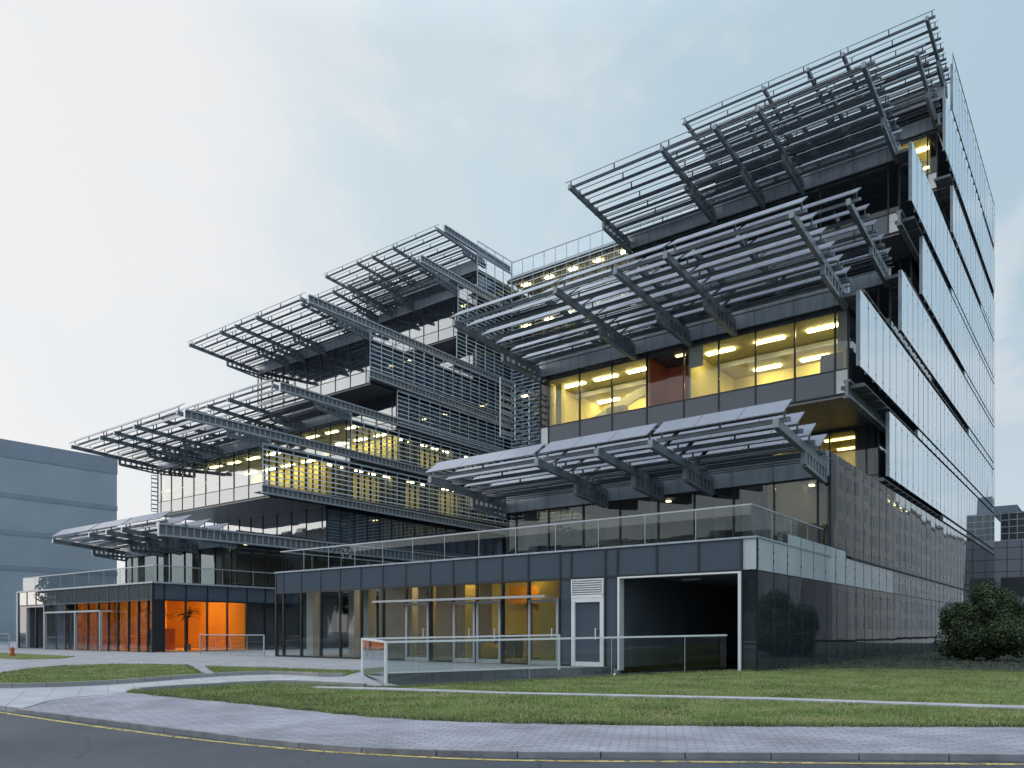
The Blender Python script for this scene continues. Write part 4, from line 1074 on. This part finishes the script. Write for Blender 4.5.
# ------------------------------------------------------------------ surrounding buildings
M['blue_clad'] = mat_slabs('blue_grey_cladding', (.16,.195,.235), (.15,.185,.225), 6., .30, (.135,.17,.21))
def mat_vertical(name, c1, c2, w, h, mort, ms=.02):
    """panel joints on upright walls: uses (x+y, z) of the object"""
    m, nt, out = new_mat(name)
    tc = N(nt, 'ShaderNodeTexCoord'); sp = N(nt, 'ShaderNodeSeparateXYZ'); nt.links.new(tc.outputs['Object'], sp.inputs[0])
    ad = N(nt, 'ShaderNodeMath', operation='ADD'); nt.links.new(sp.outputs[0], ad.inputs[0]); nt.links.new(sp.outputs[1], ad.inputs[1])
    cb = N(nt, 'ShaderNodeCombineXYZ'); nt.links.new(ad.outputs[0], cb.inputs[0]); nt.links.new(sp.outputs[2], cb.inputs[1])
    b = N(nt, 'ShaderNodeBsdfPrincipled'); b.inputs['Roughness'].default_value = .7
    br = N(nt, 'ShaderNodeTexBrick'); br.offset = 0; br.inputs['Scale'].default_value = 1.
    br.inputs['Color1'].default_value = (*c1,1); br.inputs['Color2'].default_value = (*c2,1); br.inputs['Mortar'].default_value = (*mort,1)
    br.inputs['Mortar Size'].default_value = ms; br.inputs['Brick Width'].default_value = w; br.inputs['Row Height'].default_value = h
    nt.links.new(cb.outputs[0], br.inputs['Vector'])
    n1 = N(nt, 'ShaderNodeTexNoise'); n1.inputs['Scale'].default_value = .15; n1.inputs['Detail'].default_value = 7
    nt.links.new(tc.outputs['Object'], n1.inputs['Vector'])
    mr = N(nt, 'ShaderNodeMapRange'); mr.inputs[1].default_value=.3; mr.inputs[2].default_value=.7; mr.inputs[3].default_value = .9; mr.inputs[4].default_value = 1.1
    nt.links.new(n1.outputs[0], mr.inputs[0])
    sm = N(nt, 'ShaderNodeVectorMath', operation='SCALE'); nt.links.new(br.outputs['Color'], sm.inputs[0]); nt.links.new(mr.outputs[0], sm.inputs['Scale'])
    nt.links.new(sm.outputs[0], b.inputs['Base Color']); nt.links.new(b.outputs[0], out.inputs[0]); return m
M['blue_clad'] = mat_vertical('blue_grey_cladding', (.33,.38,.43), (.325,.375,.425), 120., .40, (.28,.33,.375), .035)
M['blue_dark'] = mat_pbr('blue_band', (.24,.29,.35), .6, 0, .06, .3)
M['tile_wall'] = mat_vertical('grey_tile_wall', (.28,.27,.30), (.25,.245,.275), 1.2, 1.2, (.09,.09,.11), .05)
M['beige_wall'] = mat_vertical('beige_wall', (.25,.245,.245), (.235,.23,.23), 3.6, 1.65, (.20,.195,.195), .02)
M['dark_glass'] = mat_pbr('dark_opening', (.03,.035,.04), .25, 0, .1, 1)

lb = empty('hall_building', (-126,20,0), 'windowless blue grey clad hall at the left edge behind the office building', 'building')
box_part('wall', M['blue_clad'], lb, (-141,-111,24,53,0,25.3))
m = MB()
for z0, z1 in ((23.3,25.5),(18.2,18.8),(13.5,14.1),(9.0,9.6)):
    m.box(-141.1,-110.94,23.9,53.06,z0,z1)
m.build('cladding_band', M['blue_dark'], lb)
box_part('roof', M['roof'], lb, (-140.9,-111.1,24.1,52.9,25.3,25.45))

rb = empty('tiled_building', (6,100,0), 'grey tiled building with a dark grid of windows at the right edge behind the bush', 'building')
box_part('wall', M['tile_wall'], rb, (-9.8,-5.2,92,112,0,10.3))
box_part('upper_wall', M['dark_glass'], rb, (-8.9,-5.3,92.6,112,10.3,13.2))
m = MB()
for i in range(6):
    m.box(-8.9+i*.7,-8.84+i*.7,92.5,92.62,10.3,13.2)
for i in range(5): m.box(-8.9,-5.3,92.5,92.62,10.35+i*.68,10.42+i*.68)
m.build('window_grid', M['alu'], rb)
box_part('recess', M['dark_glass'], rb, (-8.8,-5.6,91.9,92.1,4.7,6.6), (-7.6,-6.2,91.9,92.1,0,2.6))
box_part('roof_block', M['blue_dark'], rb, (-7.2,-5.6,97,108,13.2,15.6), (-9.7,-7.6,94,110,13.2,14.1))
m = MB()
for x, h in ((-6.9,19.2),(-6.2,18.0)): m.tube((x,99,15.6),(x,99,h),.03,5)
m.build('antenna', M['steel'], rb)

# buildings and trees opposite, seen mirrored in the glass
def far_block(label, x0,x1,y0,y1,h, wallm, wx, group=None, face='x'):
    r = empty('apartment_building', ((x0+x1)/2,(y0+y1)/2,0), label, 'building', group)
    box_part('wall', wallm, r, (x0,x1,y0,y1,0,h))
    m = MB(); 
    if face == 'x':
        y = y0+2.2
        while y < y1-2.5:
            z = 1.6
            while z < h-2: m.box(x0-.04,x0+.3,y,y+2.0,z,z+2.0); z += 3.3
            y += wx
    else:
        x = x0+2.2
        while x < x1-2.5:
            z = 1.6
            while z < h-2: m.box(x,x+1.8,y1-.3,y1+.04,z,z+1.7); z += 3.3
            x += wx
    m.build('window', M['dark_glass'], r)
    m = MB(); m.box(x0-.3,x1+.3,y0-.3,y1+.3,h,h+.5); m.build('roof', M['roof'], r)
M['cool_wall'] = mat_vertical('cool_grey_wall', (.24,.255,.28), (.22,.235,.26), 3.6, 1.65, (.17,.18,.20), .03)
far_block('cool grey block across the street, nearest of three mirrored in the side glass', 15,30,62,104,24, M['cool_wall'], 3.6)
far_block('beige block across the street, middle of three mirrored in the side glass', 13,28,112,150,27, M['beige_wall'], 4.4)
far_block('lower grey block across the street, farthest of three mirrored in the side glass', 15,30,157,250,25, M['cool_wall'], 4.0)
M['grey_wall'] = mat_vertical('grey_render_wall', (.17,.17,.18), (.16,.16,.17), 3.0, 3.3, (.13,.13,.14), .03)
far_block('long grey block behind the photographer, mirrored in the front windows', -108,6,-62,-46,15, M['grey_wall'], 4.2, face='y')
far_block('taller grey block far behind the left wing forecourt, mirrored in its windows', -195,-118,-50,-30,25, M['grey_wall'], 4.6, face='y')
M['leaf_far'] = mat_pbr('street_tree_leaf', (.05,.07,.03), .7, 0, .4, .4)
def copy_thing(root, loc, rz, sc_):
    c = root.copy(); COL.objects.link(c); c.location = loc; c.rotation_euler.z = rz; c.scale = (sc_,)*3
    for ch in root.children:
        d = ch.copy(); COL.objects.link(d); d.parent = c
    return c
t0 = leafball('street_tree', 'dense street tree across the road, mirrored in the dark windows', 'tree', (-20,-27,-.4), 4.6, 4.6, 4.6, 5200, .42, 2, 20, 'street trees mirrored in the glass', 26, [M['leaf_far'],M['leaf_far']], floor=2.6)
rnd = random.Random(4)
for x, y in [(-28,-25),(-36,-28),(-44,-25),(-52,-28),(-61,-24),(-70,-22),(-12,-28),(-4,-26),(-88,-12),(-97,-6),(-106,-14),(-112,-2),(-120,-10),(-80,-18)]:
    copy_thing(t0, (x,y,-.4), rnd.uniform(0,6), rnd.uniform(.85,1.2))

# ------------------------------------------------------------------ camera
cam = bpy.data.cameras.new('camera'); co = bpy.data.objects.new('camera', cam); COL.objects.link(co)
co.location = (0,0,1.25); co.rotation_euler = (PI/2, 0, math.atan2(.6100,.7925))
cam.sensor_width = 36; cam.lens = 779./1024*36; cam.shift_y = (631-384)/1024; cam.clip_start = .1; cam.clip_end = 3000
sc.camera = co

# ------------------------------------------------------------------ light
SAZ = Vector((-.93,-.37,0)).normalized()       # low sun in the west south west, behind thin cloud
EL = math.radians(14)
sd = Vector((SAZ.x*math.cos(EL), SAZ.y*math.cos(EL), math.sin(EL)))
sun = bpy.data.lights.new('sun', 'SUN'); so = bpy.data.objects.new('sun', sun); COL.objects.link(so)
sun.energy = .6; sun.angle = math.radians(14); sun.color = (1.,.93,.84)
so.rotation_euler = sd.to_track_quat('Z','Y').to_euler()
w = bpy.data.worlds.new('World'); sc.world = w; w.use_nodes = True
nt = w.node_tree
for n in list(nt.nodes): nt.nodes.remove(n)
out = nt.nodes.new('ShaderNodeOutputWorld'); bg = nt.nodes.new('ShaderNodeBackground')
sky = nt.nodes.new('ShaderNodeTexSky'); sky.sky_type = 'NISHITA'; sky.sun_disc = False
sky.sun_elevation = EL; sky.sun_rotation = math.atan2(sd.x, sd.y); sky.air_density = 1.; sky.dust_density = 1.5
tc = nt.nodes.new('ShaderNodeTexCoord')
skyc = N(nt, 'ShaderNodeVectorMath', operation='SCALE'); skyc.inputs['Scale'].default_value = .06
nt.links.new(sky.outputs[0], skyc.inputs[0])
# cloud veil: brightness falls away from the sun, thickness varies with noise
dot = N(nt, 'ShaderNodeVectorMath', operation='DOT_PRODUCT'); dot.inputs[1].default_value = sd[:]
nrm = N(nt, 'ShaderNodeVectorMath', operation='NORMALIZE'); nt.links.new(tc.outputs['Generated'], nrm.inputs[0]); nt.links.new(nrm.outputs[0], dot.inputs[0])
ramp = nt.nodes.new('ShaderNodeValToRGB'); ramp.color_ramp.interpolation = 'EASE'
mr = N(nt, 'ShaderNodeMapRange'); mr.inputs[1].default_value = -1; mr.inputs[2].default_value = 1
nt.links.new(dot.outputs['Value'], mr.inputs[0]); nt.links.new(mr.outputs[0], ramp.inputs[0])
e = ramp.color_ramp.elements
e[0].position = 0.; e[0].color = (.42,.58,.70,1); e[1].position = 1.; e[1].color = (1.5,1.48,1.45,1)
for p, c in ((.30,(.43,.59,.71,1)),(.55,(.50,.655,.76,1)),(.72,(.64,.765,.835,1)),(.84,(.86,.91,.94,1)),(.93,(.93,.95,.96,1))):
    k = ramp.color_ramp.elements.new(p); k.color = c
# clouds laid out on a flat layer high above, so that they draw out towards the horizon
spx = N(nt, 'ShaderNodeSeparateXYZ'); nt.links.new(nrm.outputs[0], spx.inputs[0])
zc = N(nt, 'ShaderNodeMath', operation='MAXIMUM'); zc.inputs[1].default_value = 0.; nt.links.new(spx.outputs[2], zc.inputs[0])
za = N(nt, 'ShaderNodeMath', operation='ADD'); za.inputs[1].default_value = .22; nt.links.new(zc.outputs[0], za.inputs[0])
iv = N(nt, 'ShaderNodeMath', operation='DIVIDE'); iv.inputs[0].default_value = 1.; nt.links.new(za.outputs[0], iv.inputs[1])
fl = N(nt, 'ShaderNodeVectorMath', operation='SCALE'); nt.links.new(nrm.outputs[0], fl.inputs[0]); nt.links.new(iv.outputs[0], fl.inputs['Scale'])
mp = N(nt, 'ShaderNodeMapping'); mp.inputs['Scale'].default_value = (1.,1.,0.6); mp.inputs['Location'].default_value = (3.1,1.7,.0)
nt.links.new(fl.outputs[0], mp.inputs[0])
no = nt.nodes.new('ShaderNodeTexNoise'); no.inputs['Scale'].default_value = 1.5; no.inputs['Detail'].default_value = 9; no.inputs['Roughness'].default_value = .58; no.inputs['Distortion'].default_value = .35
nt.links.new(mp.outputs[0], no.inputs['Vector'])
m2 = N(nt, 'ShaderNodeMapRange'); m2.inputs[1].default_value = .45; m2.inputs[2].default_value = .60; m2.inputs[3].default_value = .0; m2.inputs[4].default_value = 1.
m2.interpolation_type = 'SMOOTHSTEP'
nt.links.new(no.outputs[0], m2.inputs[0])
lift = N(nt, 'ShaderNodeMix', data_type='RGBA'); lift.blend_type = 'MIX'
hi = N(nt, 'ShaderNodeVectorMath', operation='MULTIPLY_ADD'); hi.inputs[1].default_value = (.58,.54,.52); hi.inputs[2].default_value = (.43,.43,.44)
nt.links.new(ramp.outputs[0], hi.inputs[0])
hzn = N(nt, 'ShaderNodeMapRange'); hzn.inputs[1].default_value = .52; hzn.inputs[2].default_value = .0; hzn.inputs[3].default_value = .0; hzn.inputs[4].default_value = .95; hzn.interpolation_type = 'SMOOTHSTEP'
nt.links.new(spx.outputs[2], hzn.inputs[0])
mxx = N(nt, 'ShaderNodeMath', operation='MAXIMUM'); nt.links.new(m2.outputs[0], mxx.inputs[0]); nt.links.new(hzn.outputs[0], mxx.inputs[1])
m3 = N(nt, 'ShaderNodeMath', operation='MULTIPLY'); m3.inputs[1].default_value = .85; nt.links.new(mxx.outputs[0], m3.inputs[0])
nt.links.new(m3.outputs[0], lift.inputs[0]); nt.links.new(ramp.outputs[0], lift.inputs[6]); nt.links.new(hi.outputs[0], lift.inputs[7])
# an overcast sky is brightest overhead; brightness added in the unseen south lights the facades
zb = N(nt, 'ShaderNodeMapRange'); zb.inputs[1].default_value = .60; zb.inputs[2].default_value = 1.; zb.inputs[3].default_value = 1.; zb.inputs[4].default_value = 2.3
nt.links.new(spx.outputs[2], zb.inputs[0])
sb = N(nt, 'ShaderNodeMapRange'); sb.inputs[1].default_value = .25; sb.inputs[2].default_value = -.8; sb.inputs[3].default_value = 1.; sb.inputs[4].default_value = 1.4
nt.links.new(spx.outputs[1], sb.inputs[0])
zs = N(nt, 'ShaderNodeMath', operation='MULTIPLY'); nt.links.new(zb.outputs[0], zs.inputs[0]); nt.links.new(sb.outputs[0], zs.inputs[1])
bright = N(nt, 'ShaderNodeVectorMath', operation='SCALE'); nt.links.new(lift.outputs[2], bright.inputs[0]); nt.links.new(zs.outputs[0], bright.inputs['Scale'])
mixs = N(nt, 'ShaderNodeMix', data_type='RGBA'); mixs.inputs[0].default_value = .92
nt.links.new(skyc.outputs[0], mixs.inputs[6]); nt.links.new(bright.outputs[0], mixs.inputs[7])
nt.links.new(mixs.outputs[2], bg.inputs[0]); bg.inputs[1].default_value = 1.0
nt.links.new(bg.outputs[0], out.inputs[0])

sc.view_settings.view_transform = 'Standard'; sc.view_settings.look = 'None'
sc.view_settings.exposure = 0; sc.view_settings.gamma = 1
sc.render.engine = 'CYCLES'
sc.cycles.use_denoising = True
sc.cycles.max_bounces = 8; sc.cycles.transparent_max_bounces = 24; sc.cycles.glossy_bounces = 3; sc.cycles.diffuse_bounces = 3
sc.cycles.sample_clamp_indirect = 4.; sc.cycles.caustics_reflective = False; sc.cycles.caustics_refractive = False
